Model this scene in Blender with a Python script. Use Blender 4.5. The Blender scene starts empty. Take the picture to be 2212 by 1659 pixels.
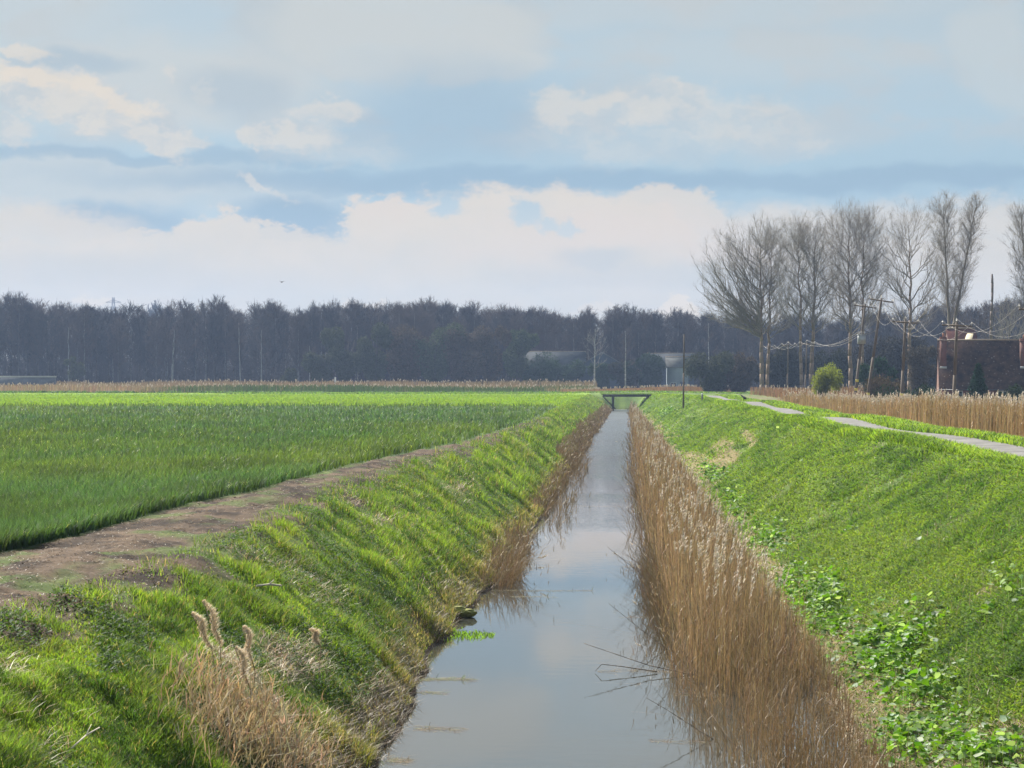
import bpy, math, random
import numpy as np
from mathutils import Matrix, Vector, Euler
rng = np.random.default_rng(7)
random.seed(7)
scene = bpy.context.scene
C = scene.collection
R = math.radians

# ------------------------------------------------------------------ camera
F = 4400.0; W0, H0 = 2212.0, 1659.0; VPX, HZ = 1345.0, 818.0
EYE = 4.5
yaw = math.atan((VPX - W0/2)/F); pitch = math.atan((H0/2 - HZ)/F)
camd = bpy.data.cameras.new('camera'); cam = bpy.data.objects.new('camera', camd); C.objects.link(cam)
camd.sensor_width = 36.0; camd.lens = 36.0*F/W0
camd.clip_start = 0.5; camd.clip_end = 6000
cam.location = (0, 0, EYE); cam.rotation_euler = Euler((math.pi/2 - pitch, 0, yaw), 'XYZ')
scene.camera = cam
RM = np.array(cam.rotation_euler.to_matrix())

def ray(px, py):
    d = RM @ np.array([(px - W0/2)/F, (H0/2 - py)/F, -1.0])
    return d
def at(px, py, Y):
    d = ray(px, py); return np.array([0, 0, EYE]) + d*(Y/d[1])

# ------------------------------------------------------------------ noise
def _h(ix, iy, s):
    n = (ix*374761393 + iy*668265263 + s*1442695041) & 0xFFFFFFFF
    n = ((n ^ (n >> 13))*1274126177) & 0xFFFFFFFF
    return ((n ^ (n >> 16)) & 0xFFFF)/65535.0
def vnoise(x, y, s=0):
    x = np.asarray(x, float); y = np.asarray(y, float)
    ix = np.floor(x).astype(np.int64); iy = np.floor(y).astype(np.int64)
    fx = x-ix; fy = y-iy; fx = fx*fx*(3-2*fx); fy = fy*fy*(3-2*fy)
    a = _h(ix, iy, s); b = _h(ix+1, iy, s); c = _h(ix, iy+1, s); d = _h(ix+1, iy+1, s)
    return (a*(1-fx)+b*fx)*(1-fy) + (c*(1-fx)+d*fx)*fy
def fbm(x, y, s=0, o=4):
    t = 0; a = .5; tot = 0
    for k in range(o):
        t = t + a*vnoise(x*2**k, y*2**k, s+k*17); tot += a; a *= .5
    return t/tot
def sstep(a, b, x):
    t = np.clip((np.asarray(x, float)-a)/(b-a), 0, 1); return t*t*(3-2*t)
def mixc(a, b, t):
    t = np.asarray(t)[..., None]; return np.asarray(a)*(1-t)+np.asarray(b)*t

# ------------------------------------------------------------------ terrain
def wl(y):   # left water edge
    return np.interp(y, [15,24,34,42,70,150,295], [-2.75,-2.8,-3.1,-2.85,-2.65,-2.6,-1.8]) + .35*(fbm(y*.22, y*0+3, 5)-.5) + .18*(vnoise(y*.9, y*0, 9)-.5)
def wr(y):
    return np.interp(y, [15,150,295], [2.9,2.8,1.9]) + .3*(fbm(y*.25, y*0+8, 6)-.5)
def crestl(y):
    return np.interp(y, [15,20,28,34,45,57,70,94,120,300], [-6.2,-6.1,-5.75,-5.8,-6.2,-6.1,-5.4,-5.05,-4.75,-4.5]) + .4*(fbm(y*.12, y*0+1, 11)-.5)
def cropx(y):
    return np.interp(y, [15,24,28,62,77,94,122,135,300], [-8.9,-8.8,-8.6,-7.3,-6.2,-5.8,-5.3,-5.4,-6.5]) + .22*(vnoise(y*.3, y*0, 21)-.5)
def crestr(y):
    return np.interp(y, [15,50,70,116,200,230,262,295], [8.7,8.7,7.9,8.1,8.0,7.3,5.6,4.5]) + .5*(fbm(y*.09, y*0+1, 12)-.5)
FOLDS = [(3.6, 22.0)]
def height(x, y, fine=True):
    x = np.asarray(x, float); y = np.asarray(y, float)
    L, Rr, cl, cr = wl(y), wr(y), crestl(y), crestr(y)
    # left side
    t = np.clip((x-cl)/(L-cl), 0, 1)
    zl = 2.0*(1 - t**1.15); zl = zl + .13*np.sin(t*math.pi)
    zl = np.where(x < cl, 2.0 + .06*np.clip(cl-x, 0, 1.5), zl)
    # steep lip at water
    # right side
    t2 = np.clip((x-Rr)/(cr-Rr), 0, 1)
    zr = 2.56*(t2**.92) + .16*np.sin(t2*math.pi)
    zr = np.where(x > cr, 2.6, zr)
    verge = np.interp(x, [8, 11.4, 13, 15.5, 18, 24, 30], [0, 0, -.28, -.8, -.7, -1.5, -1.8])
    near = 1 - sstep(205, 250, y)
    zr = zr + verge*np.where(x > 10, 1, 0)*near + (1-near)*np.where(x > cr, -.35, 0)
    zr = zr + np.where(x > 7, .07*(np.sin(y*.21+1)+1.0*np.sin(y*.093+.4)), 0)*near*sstep(6.5, 8.8, x)*(1-sstep(14, 18, x))
    bed = -.6
    mid = np.where(x < 0, np.interp(x-L, [0, .9], [0, bed]), np.interp(Rr-x, [0, .9], [0, bed]))
    z = np.where(x < L, zl, np.where(x > Rr, zr, mid))
    # slumps and hollows in the right bank
    sl = t2*(1-t2)*4*((x > Rr) & (x < cr))
    hollow = np.exp(-((y-(92+3.2*(x-5)))/6.0)**2) + .7*np.exp(-((y-(150+4*(x-5)))/9.0)**2) + .5*np.exp(-((y-(50+1.5*(x-5)))/5.0)**2)
    z = z - .6*hollow*sl + .42*sl*(fbm(x*.35, y*.06, 31)-.5)*2
    sll = t*(1-t)*4*((x > cl) & (x < L))
    z = z + sll*.30*(fbm(x*.5, y*.11, 33)-.5)
    if fine:
        wet = sstep(0, .5, np.minimum(np.abs(x-L), np.abs(x-Rr)))*((x < L) | (x > Rr))
        onl = (x > cl-1.2) & (x < L)
        z = z + wet*np.where(onl, (.20*(fbm(x*1.1+y*.35, y*.8, 41)-.5) + .10*(fbm(x*3, y*2.2, 43)-.5)), 0)
        onr = (x > Rr) & (x < cr+.4)
        z = z + wet*np.where(onr, .09*(fbm(x*.9-y*.22, y*.5, 45)-.5) + .05*(fbm(x*3, y*2, 47)-.5), 0)
        soil = (x > cropx(y)) & (x < cl)
        z = z + np.where(soil, .11*(fbm(x*5, y*4, 49)-.5) + .10*(fbm(x*1.2, y*.8, 51)-.5), 0)
    e = sstep(296, 304, y)
    z = z*(1-e) + e*(2.0 + .25*(x < 30)*np.exp(-((y-309)/6)**2) + .3*np.exp(-((x-3)/12)**2)*np.exp(-((y-306)/10)**2))
    z = np.where(y > 330, 2.0, z)
    z = np.where((x > 30) & (y > 60), np.where(y > 300, 1.2, .9), z)
    return z
def ground_at(px, py, lo=15, hi=330):
    d = ray(px, py); ys = np.geomspace(lo, hi, 4000); t = ys/d[1]
    X = d[0]*t; Z = EYE + d[2]*t
    h = height(X, ys, False); k = np.argmax(Z < h)
    return X[k], ys[k], h[k]

# ------------------------------------------------------------------ mesh helpers
def tag(o, label=None, cat=None, group=None, kind=None):
    if label: o['label'] = label
    if cat: o['category'] = cat
    if group: o['group'] = group
    if kind: o['kind'] = kind
    return o
def mesh_np(name, V, faces, mat=None, parent=None, col=None, smooth=False):
    """faces: list of int arrays (n,3) / (n,4)"""
    me = bpy.data.meshes.new(name)
    V = np.asarray(V, np.float32); me.vertices.add(len(V)); me.vertices.foreach_set('co', V.ravel())
    idx = []; st = []; s = 0
    for f in faces:
        f = np.asarray(f, np.int32)
        if len(f) == 0: continue
        idx.append(f.ravel()); st.append(s + np.arange(len(f), dtype=np.int32)*f.shape[1]); s += f.size
    idx = np.concatenate(idx); st = np.concatenate(st)
    me.loops.add(len(idx)); me.loops.foreach_set('vertex_index', idx)
    me.polygons.add(len(st)); me.polygons.foreach_set('loop_start', st)
    if smooth: me.polygons.foreach_set('use_smooth', np.ones(len(st), bool))
    me.update(calc_edges=True)
    if col is not None:
        a = me.color_attributes.new('col', 'FLOAT_COLOR', 'POINT')
        c = np.ones((len(V), 4), np.float32); c[:, :3] = col; a.data.foreach_set('color', c.ravel())
    if mat: me.materials.append(mat)
    o = bpy.data.objects.new(name, me); C.objects.link(o)
    if parent: o.parent = parent
    return o
def empty(name, loc=(0, 0, 0), rz=0):
    o = bpy.data.objects.new(name, None); C.objects.link(o); o.location = loc; o.rotation_euler = (0, 0, rz); return o

class MB:
    """collects boxes, tapered prisms and polygons into one mesh"""
    def __init__(s): s.v = []; s.f = {}; s.n = 0; s.c = []
    def add(s, v, f, col=None):
        v = np.asarray(v, float); s.v.append(v)
        for a in f:
            a = np.asarray(a); s.f.setdefault(a.shape[1], []).append(a+s.n)
        s.n += len(v); s.c.append(np.broadcast_to(np.asarray(col if col is not None else (1, 1, 1), float), (len(v), 3)))
    def box(s, x0, x1, y0, y1, z0, z1, M=None):
        v = np.array([[x, y, z] for z in (z0, z1) for y in (y0, y1) for x in (x0, x1)], float)
        if M is not None: v = v @ M[0].T + M[1]
        s.add(v, [[[0,2,3,1],[4,5,7,6],[0,1,5,4],[2,6,7,3],[0,4,6,2],[1,3,7,5]]])
    def segs(s, P0, P1, r0, r1, k=5, cap=True, col=None):
        P0 = np.atleast_2d(P0).astype(float); P1 = np.atleast_2d(P1).astype(float); n = len(P0)
        r0 = np.broadcast_to(r0, (n,)); r1 = np.broadcast_to(r1, (n,))
        d = P1-P0; d = d/(np.linalg.norm(d, axis=1, keepdims=True)+1e-9)
        u = np.cross(d, [.31, .87, .11]); u /= (np.linalg.norm(u, axis=1, keepdims=True)+1e-9); w = np.cross(d, u)
        a = np.arange(k)*2*math.pi/k
        ring = np.cos(a)[None, :, None]*u[:, None]+np.sin(a)[None, :, None]*w[:, None]
        v = np.concatenate([P0[:, None]+ring*r0[:, None, None], P1[:, None]+ring*r1[:, None, None]], 1).reshape(-1, 3)
        b = (np.arange(n)*2*k)[:, None]
        fs = [np.stack([b[:, 0]+i, b[:, 0]+(i+1) % k, b[:, 0]+k+(i+1) % k, b[:, 0]+k+i], 1) for i in range(k)]
        f = [np.concatenate(fs)]
        if cap and k > 3: f.append(b+np.arange(k)[::-1]); f.append(b+k+np.arange(k))
        if cap and k > 3:
            pass
        col = None if col is None else np.repeat(np.asarray(col), 2*k, axis=0) if np.ndim(col) == 2 else col
        s.add(v, f, col)
    def build(s, name, mat, parent=None, usecol=False, smooth=False):
        V = np.concatenate(s.v); fs = [np.concatenate(a) for a in s.f.values()]
        return mesh_np(name, V, fs, mat, parent, np.concatenate(s.c) if usecol else None, smooth)

# ------------------------------------------------------------------ materials
def newmat(name):
    m = bpy.data.materials.new(name); m.use_nodes = True; nt = m.node_tree
    for n in list(nt.nodes): nt.nodes.remove(n)
    out = nt.nodes.new('ShaderNodeOutputMaterial'); return m, nt, out
def N(nt, t, **k):
    n = nt.nodes.new(t)
    for a, b in k.items(): setattr(n, a, b)
    return n
def setin(n, **k):
    for a, b in k.items(): n.inputs[a.replace('_', ' ')].default_value = b
def plain(name, col, rough=.8, var=.25, scale=3.0, bump=0.0, spec=.3, metal=0, two=None, stretch=(1, 1, 1)):
    m, nt, out = newmat(name); p = N(nt, 'ShaderNodeBsdfPrincipled')
    setin(p, Roughness=rough, Metallic=metal); p.inputs['Specular IOR Level'].default_value = spec
    tc = N(nt, 'ShaderNodeTexCoord'); mp = N(nt, 'ShaderNodeMapping'); mp.inputs['Scale'].default_value = stretch
    no = N(nt, 'ShaderNodeTexNoise'); setin(no, Scale=scale, Detail=6.0, Roughness=.65)
    nt.links.new(tc.outputs['Object'], mp.inputs['Vector']); nt.links.new(mp.outputs[0], no.inputs['Vector'])
    cr = N(nt, 'ShaderNodeValToRGB'); c = np.array(col); c2 = np.array(two) if two else c*(1+var)
    c1 = c if two else c*(1-var)
    cr.color_ramp.elements[0].position = .32; cr.color_ramp.elements[1].position = .68
    cr.color_ramp.elements[0].color = (*c1, 1); cr.color_ramp.elements[1].color = (*np.clip(c2, 0, 1), 1)
    nt.links.new(no.outputs['Fac'], cr.inputs[0]); nt.links.new(cr.outputs[0], p.inputs['Base Color'])
    if bump:
        b = N(nt, 'ShaderNodeBump'); setin(b, Strength=.6, Distance=bump)
        nt.links.new(no.outputs['Fac'], b.inputs['Height']); nt.links.new(b.outputs[0], p.inputs['Normal'])
    nt.links.new(p.outputs[0], out.inputs[0]); return m
def blade_mat(name, trans=.45, rough=.45, spec=.35, tint=(1.0, 1.05, .55)):
    m, nt, out = newmat(name)
    a = N(nt, 'ShaderNodeAttribute', attribute_name='col')
    p = N(nt, 'ShaderNodeBsdfPrincipled'); setin(p, Roughness=rough); p.inputs['Specular IOR Level'].default_value = spec
    t = N(nt, 'ShaderNodeBsdfTranslucent'); mx = N(nt, 'ShaderNodeMixShader'); mx.inputs[0].default_value = trans
    mul = N(nt, 'ShaderNodeVectorMath', operation='MULTIPLY'); mul.inputs[1].default_value = tint
    nt.links.new(a.outputs['Color'], p.inputs['Base Color']); nt.links.new(a.outputs['Color'], mul.inputs[0])
    nt.links.new(mul.outputs[0], t.inputs['Color']); nt.links.new(p.outputs[0], mx.inputs[1]); nt.links.new(t.outputs[0], mx.inputs[2])
    nt.links.new(mx.outputs[0], out.inputs[0]); return m

M_blade = blade_mat('grass_blades', .58, .6, .15, (1.15, 1.15, .45))
M_crop = blade_mat('crop_blades', .5, .5, .3, (1.25, 1.2, .5))
M_dry = blade_mat('dry_stems', .25, .5, .35, (1.1, 1, .8))
M_scrub = blade_mat('scrub_twigs', .12, .9, .05, (1, 1, .9))
M_leaf = blade_mat('broad_leaves', .42, .6, .3, (1.15, 1.3, .4))

def plain_col(name):
    m, nt, out = newmat(name); a = N(nt, 'ShaderNodeAttribute', attribute_name='col'); p = N(nt, 'ShaderNodeBsdfPrincipled'); setin(p, Roughness=1.0); p.inputs['Specular IOR Level'].default_value = .05
    nt.links.new(a.outputs['Color'], p.inputs['Base Color']); nt.links.new(p.outputs[0], out.inputs[0]); return m
def ground_mat():
    m, nt, out = newmat('ground_earth')
    a = N(nt, 'ShaderNodeAttribute', attribute_name='col'); p = N(nt, 'ShaderNodeBsdfPrincipled'); setin(p, Roughness=.95)
    p.inputs['Specular IOR Level'].default_value = .15
    tc = N(nt, 'ShaderNodeTexCoord')
    n1 = N(nt, 'ShaderNodeTexNoise'); setin(n1, Scale=7.0, Detail=8.0, Roughness=.75)
    n2 = N(nt, 'ShaderNodeTexNoise'); setin(n2, Scale=.6, Detail=5.0, Roughness=.6)
    for n in (n1, n2): nt.links.new(tc.outputs['Object'], n.inputs['Vector'])
    r = N(nt, 'ShaderNodeMapRange'); setin(r, From_Min=.25, From_Max=.75, To_Min=.55, To_Max=1.45); nt.links.new(n1.outputs['Fac'], r.inputs['Value'])
    r2 = N(nt, 'ShaderNodeMapRange'); setin(r2, From_Min=.3, From_Max=.7, To_Min=.82, To_Max=1.18); nt.links.new(n2.outputs['Fac'], r2.inputs['Value'])
    mu = N(nt, 'ShaderNodeMath', operation='MULTIPLY'); nt.links.new(r.outputs[0], mu.inputs[0]); nt.links.new(r2.outputs[0], mu.inputs[1])
    sc = N(nt, 'ShaderNodeVectorMath', operation='SCALE'); nt.links.new(a.outputs['Color'], sc.inputs[0]); nt.links.new(mu.outputs[0], sc.inputs['Scale'])
    b = N(nt, 'ShaderNodeBump'); setin(b, Strength=.8, Distance=.06); nt.links.new(n1.outputs['Fac'], b.inputs['Height'])
    nt.links.new(sc.outputs[0], p.inputs['Base Color']); nt.links.new(b.outputs[0], p.inputs['Normal']); nt.links.new(p.outputs[0], out.inputs[0])
    return m

# albedos
G_BRIGHT = np.array((.165, .245, .042)); G_MID = np.array((.104, .172, .036)); G_DARK = np.array((.030, .070, .018))
G_CROP = np.array((.074, .124, .046)); G_FIELD = np.array((.18, .275, .030)); SOIL = np.array((.100, .070, .048)); SOILD = np.array((.034, .024, .018))
STRAW = np.array((.38, .305, .20)); TAN = np.array((.325, .245, .150)); SAND = np.array((.20, .165, .075)); MUD = np.array((.05, .036, .024))

# dry / sandy / leafy patches, centred on the banks: (x, y, rx, ry, strength)
def patches(L):
    out = []
    for (px, py, rx, ry, s) in L:
        x, y, z = ground_at(px, py); out.append((x, y, rx, ry, s))
    return out
DRYL = patches([(500,1480,.55,1.6,1),(560,1600,.55,1.3,1),(640,1420,.45,2,.8),(700,1290,.5,3,.5),(430,1560,.4,1.2,.7),(830,1120,.4,6,.5),(1000,1050,.5,8,.5),
                (820,1530,.35,3,.7),(760,1640,.3,1.5,.5),(330,1480,.35,1.5,.35),(1130,980,.5,10,.5),(850,1320,.3,2,.4),(620,1210,.3,3,.4)])
SANDR = patches([(1560,975,.7,9,1),(1510,1000,.6,10,1),(1620,945,.35,6,.8),(1900,1640,.45,2,1),(1780,1430,.4,4,.8),(1700,1330,.35,5,.7),(1650,1230,.3,5,.6),
                 (2140,1270,.3,1.5,.55),(2000,1330,.35,1.5,.6),(1900,1300,.3,2,.45),(2190,1600,.45,.9,.9),(2070,1430,.3,1.2,.5),(1960,1150,.3,2.2,.35),(1860,1250,.35,1.5,.4),(2140,1480,.3,1,.5),(1870,1560,.35,2,.8)])
LEAFR = patches([(1540,1035,.45,6,.7),(1580,1080,.35,4,.5),(1660,1170,.42,3,.9),(1720,1240,.3,2,.5),(1765,1300,.42,2.6,1),(1800,1350,.35,1.6,.9),(1700,1270,.25,2,.6),(1800,1260,.2,1,.4),
                 (1890,1420,.5,1.7,1),(1950,1390,.4,1.1,1),(1960,1480,.42,1.5,1),(2010,1560,.42,1.2,1),(2080,1620,.45,1.0,1),(1970,1600,.35,1.2,.9),(2150,1650,.3,.8,.9),
                 (2160,1270,.18,.8,.2),(2190,1310,.18,.6,.2),(2130,1330,.2,.5,.12),(1440,890,.6,9,.8),(1830,1150,.12,.8,.3),(2010,1340,.2,.7,.3),(1600,1120,.2,3,.5),(1900,1640,.2,1,.4)])
def field_of(P, x, y):
    f = np.zeros(np.broadcast(x, y).shape)
    for (cx, cy, rx, ry, s) in P:
        dx = (x-cx)/rx; dy = (y-cy)/ry - .0*dx
        f = np.maximum(f, s*np.exp(-(dx*dx+dy*dy)*.8))
    return f
def zone_col(x, y, z):
    """returns ground albedo and masks"""
    L, Rr, cl, cr, cx = wl(y), wr(y), crestl(y), crestr(y), cropx(y)
    n = fbm(x*.8, y*.25, 61); n2 = fbm(x*2.3, y*1.1, 63); n3 = fbm(x*.15, y*.04, 65)
    c = mixc(G_MID*.7, G_BRIGHT*.75, sstep(.3, .7, n))
    left = x < L; right = x > Rr
    # left bank dry
    d = field_of(DRYL, x, y)
    c = mixc(c, STRAW*.55, np.where(left, sstep(.25, .7, d+.35*(n2-.5)), 0))
    c = mixc(c, TAN*.55, np.where(left, sstep(.62, .3, z/1.0+.5*(n2-.5))*.8, 0))
    # soil strip
    s = sstep(-.15, .15, x-cx+.25*(n2-.5))*sstep(.75, .0, x-cl+1.6*(n2-.5))*sstep(140, 125, y)
    so = mixc(SOILD, SOIL*1.1, sstep(.3, .65, fbm(x*3, y*2, 71)))
    so = mixc(so, G_MID*.8, sstep(.55, .72, fbm(x*1.6, y*.7, 73))*.6)
    c = mixc(c, so, s)
    # crop
    cropm = sstep(.1, -.1, x-cx)*sstep(178.5, 177.5, y+3*(vnoise(x*.2, x*0, 3)-.5))
    c = mixc(c, mixc(G_CROP*.7, G_CROP*1.0, n), cropm)
    fld = sstep(-4.6, -5.2, x)*sstep(177, 178.5, y)
    c = mixc(c, mixc(G_FIELD*.85, G_FIELD*1.1, n3), fld)
    c = mixc(c, mixc(TAN*.6, G_MID, n*.8), sstep(345, 352, y+4*(n-.5))*.75)
    # right bank
    sd = field_of(SANDR, x, y) + .75*sstep(.85, .3, z)*sstep(.4, .6, n) + .4*sstep(.35, .1, z)
    c = mixc(c, SAND, np.where(right & (x < cr), sstep(.3, .62, sd+.5*(n2-.5)), 0))
    far = right & (x > 12.6)
    c = mixc(c, TAN*.5, np.where(far, sstep(12.6, 13.4, x), 0)*sstep(330, 180, y))
    c = mixc(c, MUD, np.where((x > L-.12) & (x < Rr+.12), 1, 0)*sstep(300, 296, y))
    c = mixc(c, np.array((.035, .03, .022)), sstep(400, 425, y))
    return c

def build_ground():
    xs = np.concatenate([-np.geomspace(1400, 14, 60)[:-1], np.linspace(-14, -2.2, 100)[:-1], np.linspace(-2.2, 2.2, 12)[:-1], np.linspace(2.2, 12, 80)[:-1], np.linspace(12, 32, 60)[:-1], np.geomspace(32, 1400, 50)])
    ys = np.concatenate([[-1400, -300, -60, 0, 7], np.geomspace(9, 345, 700), np.geomspace(350, 1450, 40)])
    X, Y = np.meshgrid(xs, ys)
    Z = height(X, np.maximum(Y, 8))
    V = np.stack([X, Y, Z], -1).reshape(-1, 3)
    nx, ny = len(xs), len(ys)
    i = (np.arange(ny-1)[:, None]*nx + np.arange(nx-1)[None]).ravel()
    f = np.stack([i, i+1, i+nx+1, i+nx], 1)
    c = zone_col(X, np.maximum(Y, 8), Z).reshape(-1, 3)
    o = mesh_np('ground', V, [f], ground_mat(), None, c, True)
    tag(o, 'flat fen land with a grassy ditch cut through it', 'ground', kind='structure')
build_ground()

# ------------------------------------------------------------------ water
def build_water():
    m, nt, out = newmat('ditch_water'); p = N(nt, 'ShaderNodeBsdfPrincipled')
    setin(p, Roughness=.03, IOR=1.6); p.inputs['Base Color'].default_value = (.045, .045, .038, 1)
    p.inputs['Specular IOR Level'].default_value = .9
    tc = N(nt, 'ShaderNodeTexCoord'); mp = N(nt, 'ShaderNodeMapping'); mp.inputs['Scale'].default_value = (1.5, 2.5, 1)
    n = N(nt, 'ShaderNodeTexNoise'); setin(n, Scale=1.6, Detail=3.0, Roughness=.5)
    mp2 = N(nt, 'ShaderNodeMapping'); mp2.inputs['Scale'].default_value = (.08, .10, 1)
    n2 = N(nt, 'ShaderNodeTexNoise'); setin(n2, Scale=1.0, Detail=4.0, Roughness=.6)
    sep = N(nt, 'ShaderNodeSeparateXYZ')
    nt.links.new(tc.outputs['Object'], mp.inputs['Vector']); nt.links.new(mp.outputs[0], n.inputs['Vector'])
    nt.links.new(tc.outputs['Object'], mp2.inputs['Vector']); nt.links.new(mp2.outputs[0], n2.inputs['Vector'])
    nt.links.new(tc.outputs['Object'], sep.inputs[0])
    r = N(nt, 'ShaderNodeMapRange'); setin(r, From_Min=.42, From_Max=.62, To_Min=.0012, To_Max=.006); nt.links.new(n2.outputs['Fac'], r.inputs['Value'])
    r3 = N(nt, 'ShaderNodeMapRange'); setin(r3, From_Min=50, From_Max=200, To_Min=.35, To_Max=14); nt.links.new(sep.outputs['Y'], r3.inputs['Value'])
    r4 = N(nt, 'ShaderNodeMapRange'); setin(r4, From_Min=60, From_Max=240, To_Min=.03, To_Max=.30); nt.links.new(sep.outputs['Y'], r4.inputs['Value']); nt.links.new(r4.outputs[0], p.inputs['Roughness'])
    mu = N(nt, 'ShaderNodeMath', operation='MULTIPLY'); nt.links.new(r.outputs[0], mu.inputs[0]); nt.links.new(r3.outputs[0], mu.inputs[1])
    b = N(nt, 'ShaderNodeBump'); setin(b, Strength=1.0); nt.links.new(mu.outputs[0], b.inputs['Distance']); nt.links.new(n.outputs['Fac'], b.inputs['Height'])
    nt.links.new(b.outputs[0], p.inputs['Normal']); nt.links.new(p.outputs[0], out.inputs[0])
    v = [[-5, 10, 0], [5, 10, 0], [5, 301, 0], [-5, 301, 0]]
    o = mesh_np('water', v, [[[0, 1, 2, 3]]], m); tag(o, 'still drainage ditch water reflecting the clouded sky', 'water', kind='structure')
build_water()

# ------------------------------------------------------------------ track
def path_x(y): return np.interp(y, [15, 50, 70, 116, 200, 230, 262, 300], [10.8, 10.6, 9.3, 9.4, 9.35, 8.6, 6.8, 3.5])
def build_track():
    ys = np.geomspace(20, 296, 420); us = np.linspace(-.85, .85, 7)
    Y, U = np.meshgrid(ys, us, indexing='ij'); X = path_x(Y)+U*(1+.06*(vnoise(Y*.8, U*0, 5)-.5))
    Zc = height(X, Y, False) ; Z = Zc + .03 + .02*(1-U**2)
    V = np.stack([X, Y, Z], -1).reshape(-1, 3); n = len(us)
    i = (np.arange(len(ys)-1)[:, None]*n+np.arange(n-1)[None]).ravel()
    m = plain('worn_asphalt', (.155, .148, .14), .9, .35, 1.6, .02)
    o = mesh_np('track', V, [np.stack([i, i+1, i+n+1, i+n], 1)], m, None, None, True)
    tag(o, 'narrow grey tarmac track along the top of the bank', 'track', kind='structure')
build_track()

# ------------------------------------------------------------------ blades
def sampleD(n, a, b, p=2.0):
    u = rng.random(n); q = 1-p
    return (a**q + u*(b**q-a**q))**(1/q)
def blades(x, y, z, h, w, lean, col, tipcol=None, curve=.5, dirang=None):
    """one curved blade per point (5 verts, 3 tris)"""
    n = len(x); h = np.broadcast_to(h, (n,)); w = np.broadcast_to(w, (n,)); lean = np.broadcast_to(lean, (n,))
    a = rng.random(n)*2*math.pi; la = a + math.pi/2 + rng.normal(0, .5, n) if dirang is None else dirang + rng.normal(0, .7, n)
    sx, sy = np.cos(a)*w*.5, np.sin(a)*w*.5; lx, ly = np.cos(la)*lean*h, np.sin(la)*lean*h
    b = np.stack([x, y, z], 1); s = np.stack([sx, sy, 0*sx], 1); l = np.stack([lx, ly, 0*lx], 1); up = np.stack([0*h, 0*h, h], 1)
    k = np.sqrt(np.clip(1-(lean*.7)**2, .15, 1))[:, None]
    m = b + l*(.5-.3*curve) + up*.58*k; t = b + l + up*k
    V = np.stack([b-s, b+s, m-s*.75, m+s*.75, t], 1).reshape(-1, 3)
    i = np.arange(n)*5
    F3 = np.concatenate([np.stack([i, i+1, i+3], 1), np.stack([i, i+3, i+2], 1), np.stack([i+2, i+3, i+4], 1)])
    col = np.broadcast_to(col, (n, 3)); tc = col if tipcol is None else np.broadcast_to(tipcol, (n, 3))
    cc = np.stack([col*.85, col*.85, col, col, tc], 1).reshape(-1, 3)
    return V, F3, cc
class BL:
    def __init__(s): s.V = []; s.F = []; s.c = []; s.n = 0
    def add(s, V, F, c): s.V.append(V); s.F.append(F+s.n); s.c.append(c); s.n += len(V)
    def build(s, name, mat, label, cat, kind='stuff', group=None):
        o = mesh_np(name, np.concatenate(s.V), [np.concatenate(s.F)], mat, None, np.concatenate(s.c))
        return tag(o, label, cat, kind=kind, group=group)
def cj(n, v=.2, hue=.08):
    g = 1+rng.normal(0, v, n)[:, None]; return np.clip(g, .35, 1.9)*(1+rng.normal(0, hue, (n, 3)))

def grass_left():
    B = BL()
    n = 520000; y = sampleD(n, 11.5, 300, 1.9); L, cl = wl(y), crestl(y)
    u = rng.random(n); x = (cl-.6) + u*(L-cl+.55)
    z = height(x, y)
    d = field_of(DRYL, x, y); t1 = fbm(x*1.1+y*.35, y*.55, 41); n2 = fbm(x*2.3, y*1.1, 63); nb = fbm(x*.8, y*.25, 61)
    soilm = sstep(.75, -.0, x-cl+1.6*(n2-.5))*sstep(140, 125, y)
    low = sstep(.75, .2, z)
    keep = rng.random(n) > soilm*.93
    keep &= rng.random(n) > sstep(.3, .7, d+.3*(n2-.5))*.75
    keep &= (z > -.02)
    tuft = sstep(.42, .68, fbm(x*2.1+y*.7, y*1.2, 83))
    S = np.maximum(1, (y/32)**.75)
    h = (.035+.105*tuft+.025*rng.random(n))*(.7+.6*sstep(.3, .6, t1))*np.minimum(S, 2.0)
    c = mixc(G_BRIGHT*1.25, G_MID*1.1, sstep(.35, .6, fbm(x*1.5+y*.5, y*.8, 87))); c = mixc(c, G_DARK*1.2, sstep(.52, .66, fbm(x*2.6+y*1.1, y*1.6, 99))*.8)  # dark patches: the shade of tufts put into the blade colour
    yel = sstep(.55, .7, fbm(x*.7, y*.3, 89)); c = mixc(c, np.array((.19, .22, .045)), yel*.35)
    c = mixc(c, np.array((.15, .14, .045)), low*.6)
    c = c*cj(n)
    dryb = rng.random(n) < .07+.35*low; c = np.where(dryb[:, None], STRAW*cj(n)*.9, c)
    k = keep
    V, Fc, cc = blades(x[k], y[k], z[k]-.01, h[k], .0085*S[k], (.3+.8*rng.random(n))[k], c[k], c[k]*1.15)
    B.add(V, Fc, cc)
    # leafy herbs (cow parsley) in clumps, tuft shadow put into their dark colour
    n = 110000; y = sampleD(n, 13, 260, 2.0); L, cl = wl(y), crestl(y); x = cl-.3 + rng.random(n)*(L-cl+.1); z = height(x, y)
    hm = fbm(x*.9+y*.3, y*.5, 91); k = (rng.random(n) < sstep(.50, .62, hm)*.9) & (z > .35)
    x, y, z = x[k], y[k], z[k]; n = len(x); S = np.maximum(1, (y/32)**.75)
    c = mixc(G_DARK*1.3, G_MID*.9, rng.random(n))*cj(n)
    z = z + rng.random(n)*.10
    V, Fc, cc = blades(x, y, z, .05*S, .022*S, 1.3, c); B.add(V, Fc, cc)
    B.build('grass', M_blade, 'rough green grass and herbs on the bank beside the ploughed edge', 'grass')
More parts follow.
